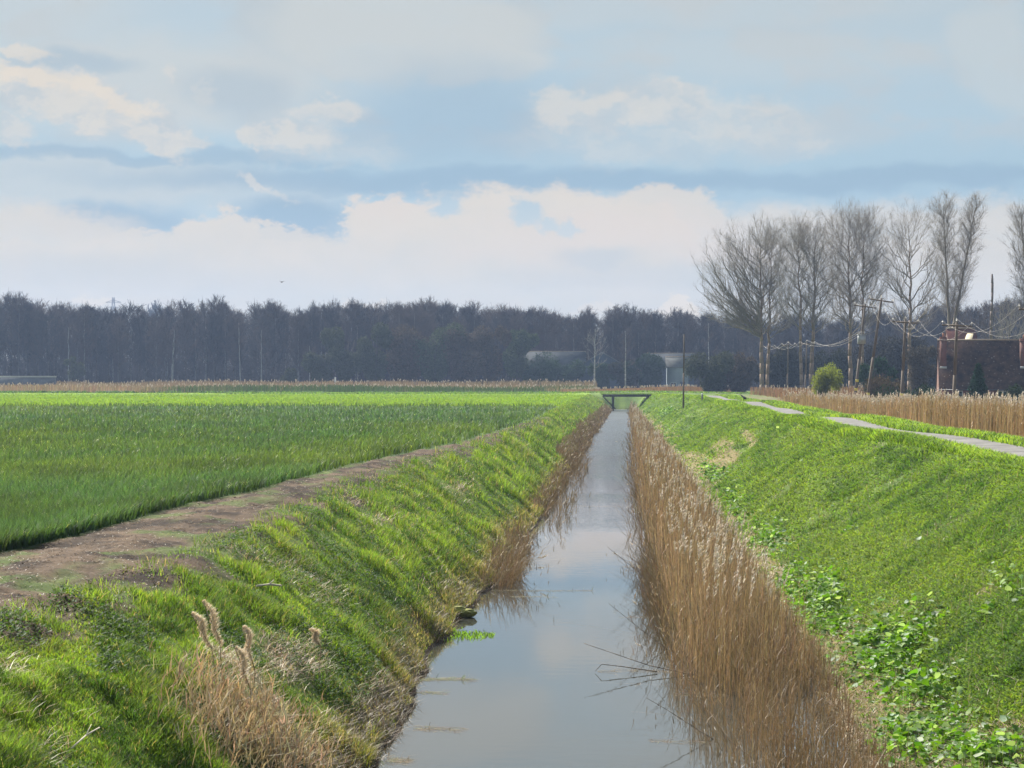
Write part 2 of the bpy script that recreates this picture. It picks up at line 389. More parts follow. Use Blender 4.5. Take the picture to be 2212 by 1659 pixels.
def dry_left():
    B = BL(); n = 110000; y = sampleD(n, 12, 290, 2.0); L, cl = wl(y), crestl(y); x = cl + rng.random(n)*(L-cl+.12); z = height(x, y)
    d = field_of(DRYL, x, y); n2 = fbm(x*2.3, y*1.1, 63)
    pr = sstep(.3, .7, d+.35*(n2-.5)) + .7*sstep(.65, .15, z)*sstep(.35, .55, fbm(y*.3, x*.5, 95)) + .25*sstep(.55, .7, fbm(x*1.2, y*.3, 97))
    k = (rng.random(n) < pr) & (z > -.02); x, y, z = x[k], y[k], z[k]; n = len(x); S = np.maximum(1, (y/32)**.75)
    lowm = sstep(.6, .2, z)
    c = mixc(STRAW*1.45, TAN*.5, np.clip(lowm*.9+.3*rng.random(n), 0, 1))*cj(n, .28)  # browner towards the waterline, with the undercut's shade put into the colour
    V, Fc, cc = blades(x, y, z+.02*rng.random(n), (.07+.13*rng.random(n)), .008*S, .8+1.0*rng.random(n), c, c*1.1); B.add(V, Fc, cc)
    # debris straws lying on the soil strip
    n = 4500; y = sampleD(n, 20, 120, 2.2); cl, cx = crestl(y), cropx(y); x = cx + rng.random(n)*(cl-cx+.8); z = height(x, y)+.01
    S = np.maximum(1, (y/32)**.8); c = mixc(STRAW, np.array((.5, .45, .4)), rng.random(n))*cj(n)*.7
    V, Fc, cc = blades(x, y, z, .03*S, .010*S, 2.2, c); B.add(V, Fc, cc)
    n = 34000; y = sampleD(n, 18, 130, 2.0); cl, cx = crestl(y), cropx(y); x = cx-.1+rng.random(n)*(cl-cx+.6); z = height(x, y)-.01; k = rng.random(n) < sstep(.35, .6, fbm(x*2.5, y*1.2, 191)); x, y, z = x[k], y[k], z[k]; n = len(x)
    S = np.maximum(1, (y/32)**.7); CL = BL(); c = mixc(SOIL*1.1, SOIL*2.3, rng.random(n))*cj(n, .2, .04)
    V, Fc, cc = blades(x, y, z+.008, (.008+.016*rng.random(n))*S, (.012+.02*rng.random(n))*S, 1.6, c); CL.add(V, Fc, cc)
    CL.build('soil_clods', plain_col('clods'), 'crumbled brown clods along the ploughed strip', 'soil')
    B.build('dry_grass', M_dry, 'bleached dead grass matted over the field side bank', 'dry grass')
def grass_right():
    B = BL(); n = 420000; y = sampleD(n, 20, 295, 2.0); Rr, cr = wr(y), crestr(y)
    x = Rr + .1 + rng.random(n)*(cr-Rr+.55); z = height(x, y)
    n1 = fbm(x*.8, y*.25, 61); n2 = fbm(x*2.3, y*1.1, 63)
    sd = field_of(SANDR, x, y) + .75*sstep(.85, .3, z)*sstep(.4, .6, n1) + .4*sstep(.35, .1, z)
    k = rng.random(n) > sstep(.35, .75, sd+.8*(n2-.5))*.8
    stk = sstep(.57, .70, fbm((x-.5*y)*.8, y*.10+x*.1, 171))*sstep(.40, .55, fbm(x*.5, y*.2, 173)); k &= rng.random(n) > stk*.75
    x, y, z, n1, n2 = x[k], y[k], z[k], n1[k], n2[k]; n = len(x); S = np.maximum(1, (y/32)**.8)
    streak = fbm(x*1.3-y*.30, y*.35, 101); tuft = sstep(.57, .68, fbm((x-.45*y)*1.6, y*.45+x*.2, 103))
    c = mixc(G_BRIGHT*1.05, G_MID*1.15, sstep(.35, .65, streak)); c = mixc(c, G_DARK*1.8, tuft*.5)
    c = mixc(c, np.array((.19, .26, .05)), sstep(.55, .75, fbm(x*.6, y*.12, 105))*.5)
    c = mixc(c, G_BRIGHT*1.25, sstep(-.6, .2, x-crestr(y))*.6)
    c = c*cj(n, .17)
    h = (.035+.03*rng.random(n)+.045*tuft)*np.minimum(S, 2.2)
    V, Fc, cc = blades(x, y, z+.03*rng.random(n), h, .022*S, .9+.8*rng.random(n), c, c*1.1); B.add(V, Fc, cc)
    # dead straw lying where the herbs are thin, and along the foot of the bank
    n = 120000; y = sampleD(n, 18, 290, 2.0); Rr, cr = wr(y), crestr(y); x = Rr-.1+rng.random(n)**1.4*(cr-Rr); z = height(x, y); n2 = fbm(x*2.3, y*1.1, 63); n1 = fbm(x*.8, y*.25, 61)
    sd = field_of(SANDR, x, y) + .75*sstep(.85, .3, z)*sstep(.4, .6, n1) + .55*sstep(.5, .1, z)
    stk = sstep(.57, .70, fbm((x-.5*y)*.8, y*.10+x*.1, 171))*sstep(.40, .55, fbm(x*.5, y*.2, 173)); k = rng.random(n) < .06+.6*stk+sstep(.3, .7, sd+.5*(n2-.5)); x, y, z = x[k], y[k], z[k]; n = len(x); S = np.maximum(1, (y/32)**.8)
    c = mixc(STRAW*1.2, TAN*.7, rng.random(n))*cj(n, .25); DR = BL()
    V, Fc, cc = blades(x, y, np.maximum(z, .01)+.03*rng.random(n), .05+.07*rng.random(n), .010*S, .8+1.6*rng.random(n), c); DR.add(V, Fc, cc)
    n = 1500; y = sampleD(n, 22, 200, 1.7); Rr, cr = wr(y), crestr(y); x = Rr+.2+rng.random(n)*(cr-Rr); z = height(x, y); S = np.maximum(1, (y/32)**.8)
    k = rng.random(n) < sstep(.4, .6, fbm(x*.5, y*.15, 183)); V, Fc, cc = blades(x[k], y[k], z[k], .10+.25*rng.random(k.sum()), .007*S[k], .4, STRAW*cj(k.sum())); DR.add(V, Fc, cc)
    DR.build('bank_straw', M_dry, 'dead straw showing through the herbs on the track side bank', 'straw')
    # verges each side of the track
    n = 110000; y = sampleD(n, 30, 290, 1.9); x = path_x(y); side = rng.random(n) < .45
    x = np.where(side, x-.82-rng.random(n)*.9, x+.82+rng.random(n)*2.4+.1*rng.normal(0, 1, n)); z = height(x, y, False)
    S = np.maximum(1, (y/32)**.8); c = mixc(G_BRIGHT*1.35, G_MID*1.2, sstep(.4, .65, fbm(x*1.2, y*.4, 107)))*cj(n, .17)
    V, Fc, cc = blades(x, y, z, (.07+.08*rng.random(n))*np.minimum(S, 1.8), .02*S, .7, c, c*1.1); B.add(V, Fc, cc)
    B.build('bank_herbs', M_blade, 'short bright green herbs covering the bank below the track', 'herbs')
def crop():
    B = BL(); n = 400000; y = sampleD(n, 22, 178.5, 2.05); px = rng.random(n)
    xl = (-350-1345)/F*y - 1.0; cx = cropx(y); x = xl + px*(cx-xl); 
    rowp = .5+.5*np.sin((x+.1*y*0)*2*math.pi/.32)
    k = (rng.random(n) < .45+.55*rowp); x, y = x[k], y[k]; n = len(x); z = height(x, y, False)
    S = np.maximum(1, (y/34)**.85); n1 = fbm(x*.12, y*.05, 111); n2 = fbm(x*.7, y*.3, 112)
    c = mixc(G_CROP*np.array((.8, .95, 1.1)), G_CROP*np.array((1.25, 1.15, .85)), sstep(.3, .7, n1)); c = mixc(c, G_CROP*.55, sstep(.45, .65, n2)*.6)
    c = c*cj(n, .2); edge = sstep(170, 178, y); c = mixc(c, G_CROP*.6, edge)
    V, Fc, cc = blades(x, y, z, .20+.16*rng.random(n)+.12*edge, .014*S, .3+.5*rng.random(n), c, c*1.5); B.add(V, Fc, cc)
    sp = rng.random(len(x)) < .03
    V, Fc, cc = blades(x[sp], y[sp], z[sp]+.15, .14, .010*S[sp], 1.1, np.array((.30, .36, .18))*cj(sp.sum())); B.add(V, Fc, cc)  # sparse pale blades carry the sun sheen in their colour
    B.build('crop', M_crop, 'dark green young crop filling the field beside the ditch', 'crop')
def far_field():
    B = BL()
    n = 105000; y = sampleD(n, 177, 345, 1.5); xl = (-350-1345)/F*y; x = xl + rng.random(n)*(-5.0-xl); z = height(x, y, False)
    c = mixc(G_FIELD*1.15, G_FIELD*.85, fbm(x*.08, y*.03, 121))*cj(n, .1)
    V, Fc, cc = blades(x, y, z, .12+.1*rng.random(n), .09, .8, c); B.add(V, Fc, cc)
    # dark weedy line at the far edge of the field
    n = 9000; x = -118+rng.random(n)*113; y = 336+rng.normal(0, 2.0, n)-4*fbm(x*.05, x*0, 122); m = fbm(x*.35, y*.1, 123); k = rng.random(n) < sstep(.35, .6, m)
    x, y = x[k], y[k]; n = len(x); z = height(x, y, False)
    V, Fc, cc = blades(x, y, z+.25*rng.random(n), .45, .22, 1.0, mixc(G_DARK*1.2, G_MID*.9, rng.random(n))*cj(n)); B.add(V, Fc, cc)
    # green bank beyond the small bridge and between the wood and the field
    n = 26000; x = -60+rng.random(n)*110; y = 305+rng.random(n)**1.5*70; z = height(x, y, False)
    V, Fc, cc = blades(x, y, z, .3, .12, .9, mixc(G_MID, G_MID*1.5, fbm(x*.1, y*.1, 124))*cj(n)); B.add(V, Fc, cc)
    B.build('field_grass', M_blade, 'vivid light green field strip between the dark crop and the wood', 'grass')
grass_left(); dry_left(); grass_right(); crop(); far_field()

# ------------------------------------------------------------------ reeds
def reed_set(B, x, y, z, h, w, lx, ly, c, leaf=1.0, plume=.25, pl=.22, pw=.035):
    """stems (2 crossed strips), leaves and feathery plumes"""
    n = len(x); b = np.stack([x, y, z], 1); l = np.stack([lx*h, ly*h, 0*h], 1); up = np.stack([0*h, 0*h, h], 1)
    m = b+l*.3+up*.52; t = b+l+up*np.sqrt(np.clip(1-.35*(lx**2+ly**2), .3, 1))[:, None]
    for ang in (0.0, 1.57):
        a = rng.random(n)*.8+ang; s = np.stack([np.cos(a)*w*.5, np.sin(a)*w*.5, 0*w], 1)
        V = np.stack([b-s, b+s, m-s*.8, m+s*.8, t-s*.4, t+s*.4], 1).reshape(-1, 3); i = np.arange(n)*6
        Fc = np.concatenate([np.stack([i+p, i+q, i+r], 1) for p, q, r in ((0,1,3),(0,3,2),(2,3,5),(2,5,4))])
        B.add(V, Fc, np.repeat(c, 6, axis=0))
    nl = int(n*leaf)
    if nl:
        j = rng.integers(0, n, nl); f = .25+.7*rng.random(nl); q = b[j] + l[j]*f[:, None]**1.5 + (t-b-l)[j]*f[:, None]
        V, Fc, cc = blades(q[:, 0], q[:, 1], q[:, 2], .08+.16*rng.random(nl), w[j]*1.3, .3+.6*rng.random(nl), c[j]*1.0); B.add(V, Fc, cc)
    pm = rng.random(n) < plume; k = int(pm.sum())
    if k:
        q = t[pm]; ww = w[pm]
        for r in range(20):
            f = rng.random(k); L = pl*(.6+.6*rng.random(k)); d = q + (t-m)[pm]/np.linalg.norm((t-m)[pm], axis=1)[:, None]*(f*L)[:, None]*1.0
            cc0 = np.array((.62, .54, .44))*cj(k, .15, .04)
            V, Fc, cc = blades(d[:, 0], d[:, 1], d[:, 2], (.35*L*(1.1-f*.5)), np.maximum(pw*.45, ww*1.6), .7, cc0, cc0*1.1, dirang=.5); B.add(V, Fc, cc)

def reeds_canal():
    B = BL(); n = 21000; y = sampleD(n, 19, 300, 1.75); Rr = wr(y)
    lo = np.interp(y, [19, 24, 31, 45, 70, 150, 300], [1.5, 1.0, .62, .55, .42, .40, .75]) + .7*(fbm(y*.15, y*0+2, 131)-.5)
    u = rng.random(n)**.8; x = lo + u*(Rr+.05-lo); z = np.maximum(height(x, y, False), -.3)
    dens = np.where(y < 29, .36, .8)*np.where(u < .15, .4, 1)*np.where((y < 29) & (u < .4), .35, 1); k = rng.random(n) < dens; x, y, z, u, Rr = x[k], y[k], z[k], u[k], Rr[k]; n = len(x)
    S = np.maximum(1, (y/30)**.9)
    # canes stand tall beyond ~29 m, broken and short nearer
    tall = sstep(27.5, 31, y+1.2*(vnoise(x*2, y, 5)-.5))
    hh = (1.0+.25*rng.random(n))*(1-tall) + tall*(1.55+.5*rng.random(n))*(.8+.3*fbm(y*.1, x*.5, 133))
    hh *= .5+.5*sstep(0, .25, u); hh *= 1-.62*sstep(.50, .80, u+.12*rng.normal(0, 1, n)); hh *= (.62+.5*rng.random(n))*(.85+.35*fbm(y*.5, x*1.5, 137))
    hh *= np.interp(y, [19, 100, 200, 300], [1, .82, .66, .55])
    lx = -.22*(u < .15)*rng.random(n) + rng.normal(0, .07, n) + .03; ly = rng.normal(0, .07, n)
    messy = (rng.random(n) < .25*(1-tall)+.05); lx = np.where(messy, rng.normal(0, .6, n), lx); ly = np.where(messy, rng.normal(0, .5, n), ly)
    c = mixc(TAN*1.25, TAN*.75, rng.random(n))*cj(n, .25, .05)*(.7+.6*fbm(y*.4, x*2, 139))[:, None]; c = mixc(c, np.array((.17, .115, .07)), (1-tall)*.5)
    reed_set(B, x, y, z, hh, .0085*S, lx, ly, c, 1.3, 0, .2)
    # plumes ride on a few extra canes
    n = 480; y = sampleD(n, 30, 290, 1.6); Rr = wr(y); lo = np.interp(y, [19, 31, 45, 70, 150, 300], [1.6, .9, .8, .6, .5, .8]); x = lo+.2+rng.random(n)*(Rr-lo)*.6
    S = np.maximum(1, (y/30)**.8); z = np.maximum(height(x, y, False), -.3)
    hh = (1.45+.45*rng.random(n))*np.interp(y, [19, 100, 200, 300], [1, .95, .8, .65]); c = TAN*cj(n)
    reed_set(B, x, y, z, hh, .0085*S, rng.normal(.06, .07, n), rng.normal(0, .07, n), c, 0, 1.0, .24, .03)
    # thin outer canes curving over the open water
    n = 900; y = np.where(rng.random(n) < .5, rng.normal(42, 4, n), sampleD(n, 31, 150, 1.6)); y = np.clip(y, 30, 150); lo = np.interp(y, [31, 45, 70, 150], [.75, .65, .5, .5]); x = lo+rng.normal(.05, .18, n); S = np.maximum(1, (y/30)**.8)
    reed_set(B, x, y, np.zeros(n), .25+.8*rng.random(n)**1.5, .006*S, -.15-.75*rng.random(n), rng.normal(0, .3, n), TAN*.55*cj(n), .4, .02, .1, .02)
    B.build('reeds', M_dry, 'tall brown dead reeds with pale plumes standing in the ditch water', 'reeds')
def reeds_left():
    B = BL()
    def clump(y0, y1, n, h0, h1, out, inn, messy=.3, dark=.6, p=1.6):
        y = sampleD(n, y0, y1, p); x = wl(y) + out - rng.random(n)*inn; z = np.maximum(height(x, y, False), -.1)
        S = np.maximum(1, (y/30)**.85); c = mixc(TAN*.9, TAN*.4, rng.random(n)*dark+.2)*cj(n, .25, .05)
        lx = rng.normal(.25, .25, n); ly = rng.normal(0, .25, n); m = rng.random(n) < messy; lx = np.where(m, rng.normal(.7, .5, n), lx)
        reed_set(B, x, y, z, h0+(h1-h0)*rng.random(n), .008*S, lx, ly, c, .8, .012, .15, .025)
    clump(43, 58, 900, .1, .5, .3, .6, .5); clump(43.5, 47, 150, .5, 1.1, .4, .4, .8)
    clump(66, 120, 1300, .15, .45, .25, .6); clump(100, 285, 4200, .25, .55, .3, 1.0, .25)
    clump(60, 110, 200, .3, .8, .9, .6, .3)
    # straw clump on the near bank
    x0, y0, z0 = ground_at(540, 1600); n = 900; x = x0+rng.normal(0, .33, n); y = y0+rng.normal(0, .8, n); z = height(x, y)
    reed_set(B, x, y, z, .12+.38*rng.random(n), np.full(n, .010), rng.normal(.3, .55, n), rng.normal(-.1, .5, n), mixc(STRAW*1.5, TAN*1.1, rng.random(n))*cj(n), 1.8, 0)
    B.build('dead_canes', M_dry, 'low brown dead canes leaning out from the field side waterline', 'dead canes')
def reeds_far():
    B = BL(); n = 15000; y = sampleD(n, 50, 172, 1.7); x = 13.1+.3*rng.normal(0, 1, n)*0 + .5*(fbm(y*.12, y*0, 141)-.5)+rng.random(n)**1.5*5.5
    x = np.minimum(x, 19) ; z = height(x, y, False); S = np.maximum(1, (y/34)**.9)
    tall = sstep(110, 55, y)*.35
    hh = (.93+.36*rng.random(n)+tall+.5*(fbm(y*.2, x*.3, 143)-.5))*(1.0-.18*sstep(100, 165, y)) + (x-13.1)*.06
    c = mixc(TAN*1.45, TAN*.95, rng.random(n))*cj(n, .18, .05); reed_set(B, x, y, z, hh, .01*S, rng.normal(.05, .08, n), rng.normal(0, .07, n), c, 1.0, .14, .24, .05)
    B.build('roadside_reeds', M_dry, 'golden brown reed bed between the track and the brick house', 'reeds')
    B = BL(); n = 17000; x = -125+rng.random(n)*120; y = 352+rng.random(n)*50; z = height(x, y, False)
    hh = (.9+.5*rng.random(n))*(.6+.7*fbm(x*.06, y*.05, 145)); c = mixc(TAN*1.1, G_MID*.8, sstep(.45, .65, fbm(x*.04, y*.06, 147)))*cj(n, .2)
    hh = np.where(y > 385, hh+.8, hh); c = mixc(c, TAN*.9, (y > 385)*.8)
    reed_set(B, x, y, z, hh, np.full(n, .10), rng.normal(0, .1, n), rng.normal(0, .1, n), c, .6, .05, .3, .12)
    n = 9000; x = -10+rng.random(n)*70; y = np.where(x < 18, 322+rng.random(n)*25, 232+rng.random(n)*60); z = height(x, y, False)
    c = TAN*np.array((1, .85, .8))*cj(n); k = fbm(x*.1, y*.03, 149)
    reed_set(B, x, y, z, (.6+1.2*k)*np.where(x < 18, .8, .9), np.full(n, .07), rng.normal(0, .1, n), rng.normal(0, .1, n), c, .6, .05, .3, .1)
    B.build('field_edge_reeds', M_dry, 'brown dead reeds and rushes along the foot of the wood', 'reeds')
reeds_canal(); reeds_left(); reeds_far()

# ------------------------------------------------------------------ broad leaved plants
def leaf_plants():
    B = BL(); X = []; 
    for (cx, cy, rx, ry, s) in LEAFR:
        n = int(900*s*rx*ry*(30/max(cy, 30))**1.1)+6; x = cx+rng.normal(0, .5, n)*rx; y = cy+rng.normal(0, .62, n)*ry; X.append(np.stack([x, y], 1))
    n = 90; y = sampleD(n, 24, 120, 1.6); x = wr(y)+.6+rng.random(n)*4.6; X.append(np.stack([x, y], 1))
    P = np.concatenate(X); x, y = P[:, 0], P[:, 1]; k = (x > wr(y)+.05); x, y = x[k], y[k]; n = len(x); z = height(x, y)+.02+rng.random(n)*(.05+.30*sstep(.4, .65, fbm(x*2.2, y*1.1, 181)))
    S = np.maximum(1, (y/40)**.45); r = (.024+.042*rng.random(n)**1.3)*S
    # cupped seven sided leaf with midrib fold
    a = rng.random(n)*2*math.pi; tilt = .65*rng.normal(0, 1, n); tdir = rng.random(n)*2*math.pi
    nx, ny, nz = np.sin(tilt)*np.cos(tdir), np.sin(tilt)*np.sin(tdir), np.cos(tilt)
    Nn = np.stack([nx, ny, nz], 1); U = np.cross(Nn, np.stack([np.sin(a), -np.cos(a), .1+0*a], 1)); U /= np.linalg.norm(U, axis=1, keepdims=True); Wv = np.cross(Nn, U)
    ctr = np.stack([x, y, z], 1); pts = [ctr - Nn*(r*.22)[:, None]]
    for i in range(8):
        t = i*math.pi/4; rr = r*(1.15 if i == 0 else .7 if i == 4 else .95); lift = (.12*np.cos(2*t)+.1*rng.normal(0, 1, n))*r
        pts.append(ctr + U*(np.cos(t)*rr)[:, None] + Wv*(np.sin(t)*rr)[:, None] + Nn*lift[:, None])
    V = np.stack(pts, 1).reshape(-1, 3); i0 = np.arange(n)*9
    Fc = np.concatenate([np.stack([i0, i0+1+q, i0+1+(q+1) % 8], 1) for q in range(8)])
    c = mixc(np.array((.085, .18, .022)), np.array((.15, .26, .03)), rng.random(n))*cj(n, .15, .06)
    c = np.where((rng.random(n) < .22)[:, None], np.array((.34, .42, .30))*cj(n, .12, .04), c)  # pale share of leaves: sky sheen painted as leaf colour
    B.add(V, Fc, np.repeat(c, 9, axis=0))
    V, Fc, cc = blades(x, y, z-.16, .16, .008*S, .1, c*.8); B.add(V, Fc, cc)
    B.build('leafy_plants', M_leaf, 'glossy round leaved plants along the foot of the track side bank', 'plants')
leaf_plants()

# ------------------------------------------------------------------ woody plants
def norm(v): return v/(np.linalg.norm(v)+1e-9)
def branchy(rs, base, H, fork, tips, r0, lean=(0, 0), trunk_top=.8, sub=5, sublen=.16, twigs=7, twl=.05, rtw=.012, bend=.35, upb=.5, clear=.35, wob=.02):
    """skeleton of a bare tree: returns (P0,P1,r0,r1) for wood and twigs.  tips: crown-surface points (n,3) in tree space"""
    S = []; T = []
    rnd = rs.random; ng = rs.normal
    K = 14; tr = []
    for i in range(K+1):
        f = i/K; tr.append(np.array([lean[0]*H*f + ng(0, wob)*H*.3*f, lean[1]*H*f + ng(0, wob)*H*.3*f, H*trunk_top*f]))
    rad = lambda f: r0*(1-.82*f)*(1+.35*max(0, .06-f)/.06)
    for i in range(K): S.append((tr[i], tr[i+1], rad(i/K), rad((i+1)/K)))
    def on_trunk(z):
        f = np.clip(z/(H*trunk_top), 0, 1)*K; i = min(int(f), K-1); return tr[i]+(tr[i+1]-tr[i])*(f-i), rad(f/K)
    def curve(a, b, d0, n, wobble):
        L = np.linalg.norm(b-a); c1 = a+d0*L*.45; pts = []
        for i in range(n+1):
            t = i/n; p = a*(1-t)**2+2*c1*t*(1-t)+b*t*t
            pts.append(p+ng(0, wobble*L, 3)*(0 < i < n))
        return pts
    for tp in tips:
        dxy = np.hypot(tp[0]-lean[0]*tp[2], tp[1]-lean[1]*tp[2])
        zs = max(H*clear*(.9+.2*rnd()), min(tp[2]-dxy*(.9+upb*rnd()*1.6), H*trunk_top*.97))
        a, ra = on_trunk(zs); L = np.linalg.norm(tp-a)
        d0 = norm(norm(tp-a)+np.array([(tp-a)[0], (tp-a)[1], 0])/max(dxy, .1)*bend)
        rr = min(ra*.6, .0085*L+.25*rtw+.06*r0)
        pts = curve(a, tp, d0, 7, .018)
        for i in range(7): S.append((pts[i], pts[i+1], rr*(1-i/8), rr*(1-(i+1)/8)))
        for s in range(sub):
            f = .22+.76*(s+rnd())/sub; i = min(int(f*7), 6); q = pts[i]+(pts[i+1]-pts[i])*(f*7-i); dr = norm(pts[i+1]-pts[i])
            side = norm(np.cross(dr, ng(0, 1, 3))); d = norm(dr*.8+side*.75+np.array([0, 0, .25])); sl = H*sublen*(1.15-.6*f)*(.6+.7*rnd())
            e = q+norm(d+np.array([0, 0, .35]))*sl; r2 = rr*(1-f)*.6+rtw*.9
            sp = curve(q, e, d, 3, .03)
            for i in range(3): S.append((sp[i], sp[i+1], r2*(1-i/4), r2*(1-(i+1)/4)))
            for w in range(twigs):
                g = .15+.85*rnd(); i = min(int(g*3), 2); p = sp[i]+(sp[i+1]-sp[i])*(g*3-i); dd = norm(norm(sp[i+1]-sp[i])+ng(0, .55, 3)+np.array([0, 0, .2])); l = H*twl*(.5+rnd())
                T.append((p, p+dd*l, rtw, rtw*.5))
                if rnd() < .6: pm = p+dd*l*.5; T.append((pm, pm+norm(dd+ng(0, .6, 3))*l*.6, rtw*.8, rtw*.4))
    return S, T, tr
def pack(L): return np.array([a for a, b, c, d in L]), np.array([b for a, b, c, d in L]), np.array([c for a, b, c, d in L]), np.array([d for a, b, c, d in L])
def tree_obj(name, S, T, ntrunk, trunkmat, limbmat, twigmat=None, k=5):
    root = empty(name)
    mb = MB(); mb.segs(*pack(S[:ntrunk]), k=7); mb.build('trunk', trunkmat, root)
    mb = MB()
    mb.segs(*pack(S[ntrunk:]), k=4, cap=False); 
    if T: mb.segs(*pack(T), k=3, cap=False)
    mb.build('crown', limbmat, root)
    return root
def copy_tree(o, parent=None):
    c = o.copy(); C.objects.link(c); c.parent = parent
    for ch in list(o.children):
        d = ch.copy(); C.objects.link(d); d.parent = c
        for g in list(ch.children): e = g.copy(); C.objects.link(e); e.parent = d
    return c
def tips_fan(rs, n, H, prof, ecc=(1, 1), off=(0, 0), zmin=.4):
    """points over a crown outline: prof(f)->radius for height fraction f"""
    out = []
    for i in range(n):
        f = zmin+(1-zmin)*((i+.5)/n)**.62; a = i*2.39996+rs.normal(0, .3); r = prof(f)*(.55+.45*rs.random()**.5)
        out.append(np.array([np.cos(a)*r*ecc[0]+off[0]*prof(f), np.sin(a)*r*ecc[1], f*H*(.93+.04*rs.random())]))
    return out
M_pop = plain('poplar_twigs', (.20, .17, .13), .85, .2, .5); M_popt = plain('poplar_bark', (.25, .18, .13), .9, .35, 2.0, .03)
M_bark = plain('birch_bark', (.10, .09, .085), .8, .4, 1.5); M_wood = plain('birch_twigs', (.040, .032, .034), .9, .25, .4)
M_wood2 = plain('birch_twigs_brown', (.070, .048, .040), .9, .25, .4); M_pale = plain('silver_bark', (.30, .29, .27), .8, .25, 1.0)
M_midbark = plain('mid_birch_bark', (.19, .175, .16), .85, .35, 1.2); M_darkbark = plain('dark_bark', (.075, .06, .05), .9, .3, 1.0)

def poplars():
    D = 282.0
    def pf(w, c=.68, h=.345):
        return lambda f: w*1.27*max(0.03, 1-abs((f-c)/h)**2.5)**.5
    spec = [  # base px, top y, half width px, clear, lean, label, extra
      (1646, 473, 84, .36, -.01, 'wide bare poplar at the open end of the tall row, spreading towards the ditch', (-.42, 0), 58, .38),
      (1657, 486, 48, .36, .03, 'slim bare poplar crowded close behind the widest spreading poplar', (.2, 0), 24, .4),
      (1732, 466, 44, .38, -.02, 'slender bare poplar with a pale trunk, second group of the row', (-.1, 0), 32, .4),
      (1751, 470, 56, .34, .03, 'bare poplar forking low beside the slender pale trunked one', (.15, 0), 34, .38),
      (1838, 440, 62, .36, -.01, 'tall bare poplar with an orange lit trunk behind the leaning poles', (-.05, 0), 42, .4),
      (1861, 446, 44, .38, .01, 'dark trunked bare poplar just behind the leaning utility poles', (.2, 0), 30, .42),
      (1965, 448, 64, .33, .0, 'broad open bare poplar standing apart between the poles and the house', (.0, 0), 30, .42),
    ]
    for i, (bx, ty, hw, clear, lean, label, off, nt, zm) in enumerate(spec):
        rs = np.random.default_rng(100+i); Y = D+rs.uniform(-6, 6)
        p = at(bx, 800, Y); gz = float(height(p[0], Y, False)); H = at(bx, ty, Y)[2]-gz; w = hw/F*Y
        tips = tips_fan(rs, nt, H, pf(w), (1, .8), off, zm)
        if i == 0:
            for q in range(9): tips.append(np.array([-w*(.75+.9*(q+rs.random())/9), rs.normal(0, 3.0), H*(.82-.38*(q+.5)/9+.06*rs.normal())]))
        S, T, tr = branchy(rs, 0, H, 0, tips, .34 if hw > 50 else .27, (lean, 0), .86, 10, .13, 11, .04, .0085, .3, .55, clear)
        o = tree_obj('poplar', S, T, 14, M_popt, M_pop); o.location = (p[0], Y, gz-.1)
        tag(o, label, 'tree', 'row of tall bare poplars')
    # twin leader tree
    for (bx, ty, Y, label, sc, leaders) in [(2050, 418, 262, 'tallest narrow bare poplar with twin stems rising behind the brick house', 1.0, ((-.9, .0, 2.1), (3.2, 0, 1.6))),
                               (2224, 432, 255, 'bare poplar cut by the picture edge beyond the brick house chimney', .9, ((-1.2, 0, 2.2), (1.6, 0, 1.9)))]:
        rs = np.random.default_rng(int(bx)); p = at(bx, 800, Y); gz = .9; H = at(bx, ty, Y)[2]-gz
        S = []; T = []; zf = H*.30
        for j in range(4): S.append((np.array([0, 0, zf*j/4]), np.array([.05*j, 0, zf*(j+1)/4]), .36-.03*j, .33-.03*j))
        for (lx, ly, w) in leaders:
            Hl = (H-zf)*(1 if lx < 0 else .985); tips = []
            for q in range(40):
                f = .20+.76*((q+.5)/40)**.8; a = q*2.4; r = w*math.sin(math.pi*min(1, (f-.1)/1.0))**.6*(.5+.5*rs.random())
                tips.append(np.array([lx*f+np.cos(a)*r*.8, np.sin(a)*r*.8, f*Hl]))
            S2, T2, tr = branchy(rs, 0, Hl, 0, tips, .22, (lx/Hl, 0), .93, 8, .11, 9, .045, .009, .2, 1.0, .10, wob=.012)
            o3 = np.array([.15, 0, zf-.1]); S += [(a_+o3, b_+o3, c_, d_) for a_, b_, c_, d_ in S2]; T += [(a_+o3, b_+o3, c_, d_) for a_, b_, c_, d_ in T2]
        o = tree_obj('poplar', S, T, 4, M_popt, M_pop); o.location = (p[0], Y, gz-.1); tag(o, label, 'tree', 'row of tall bare poplars')
poplars()

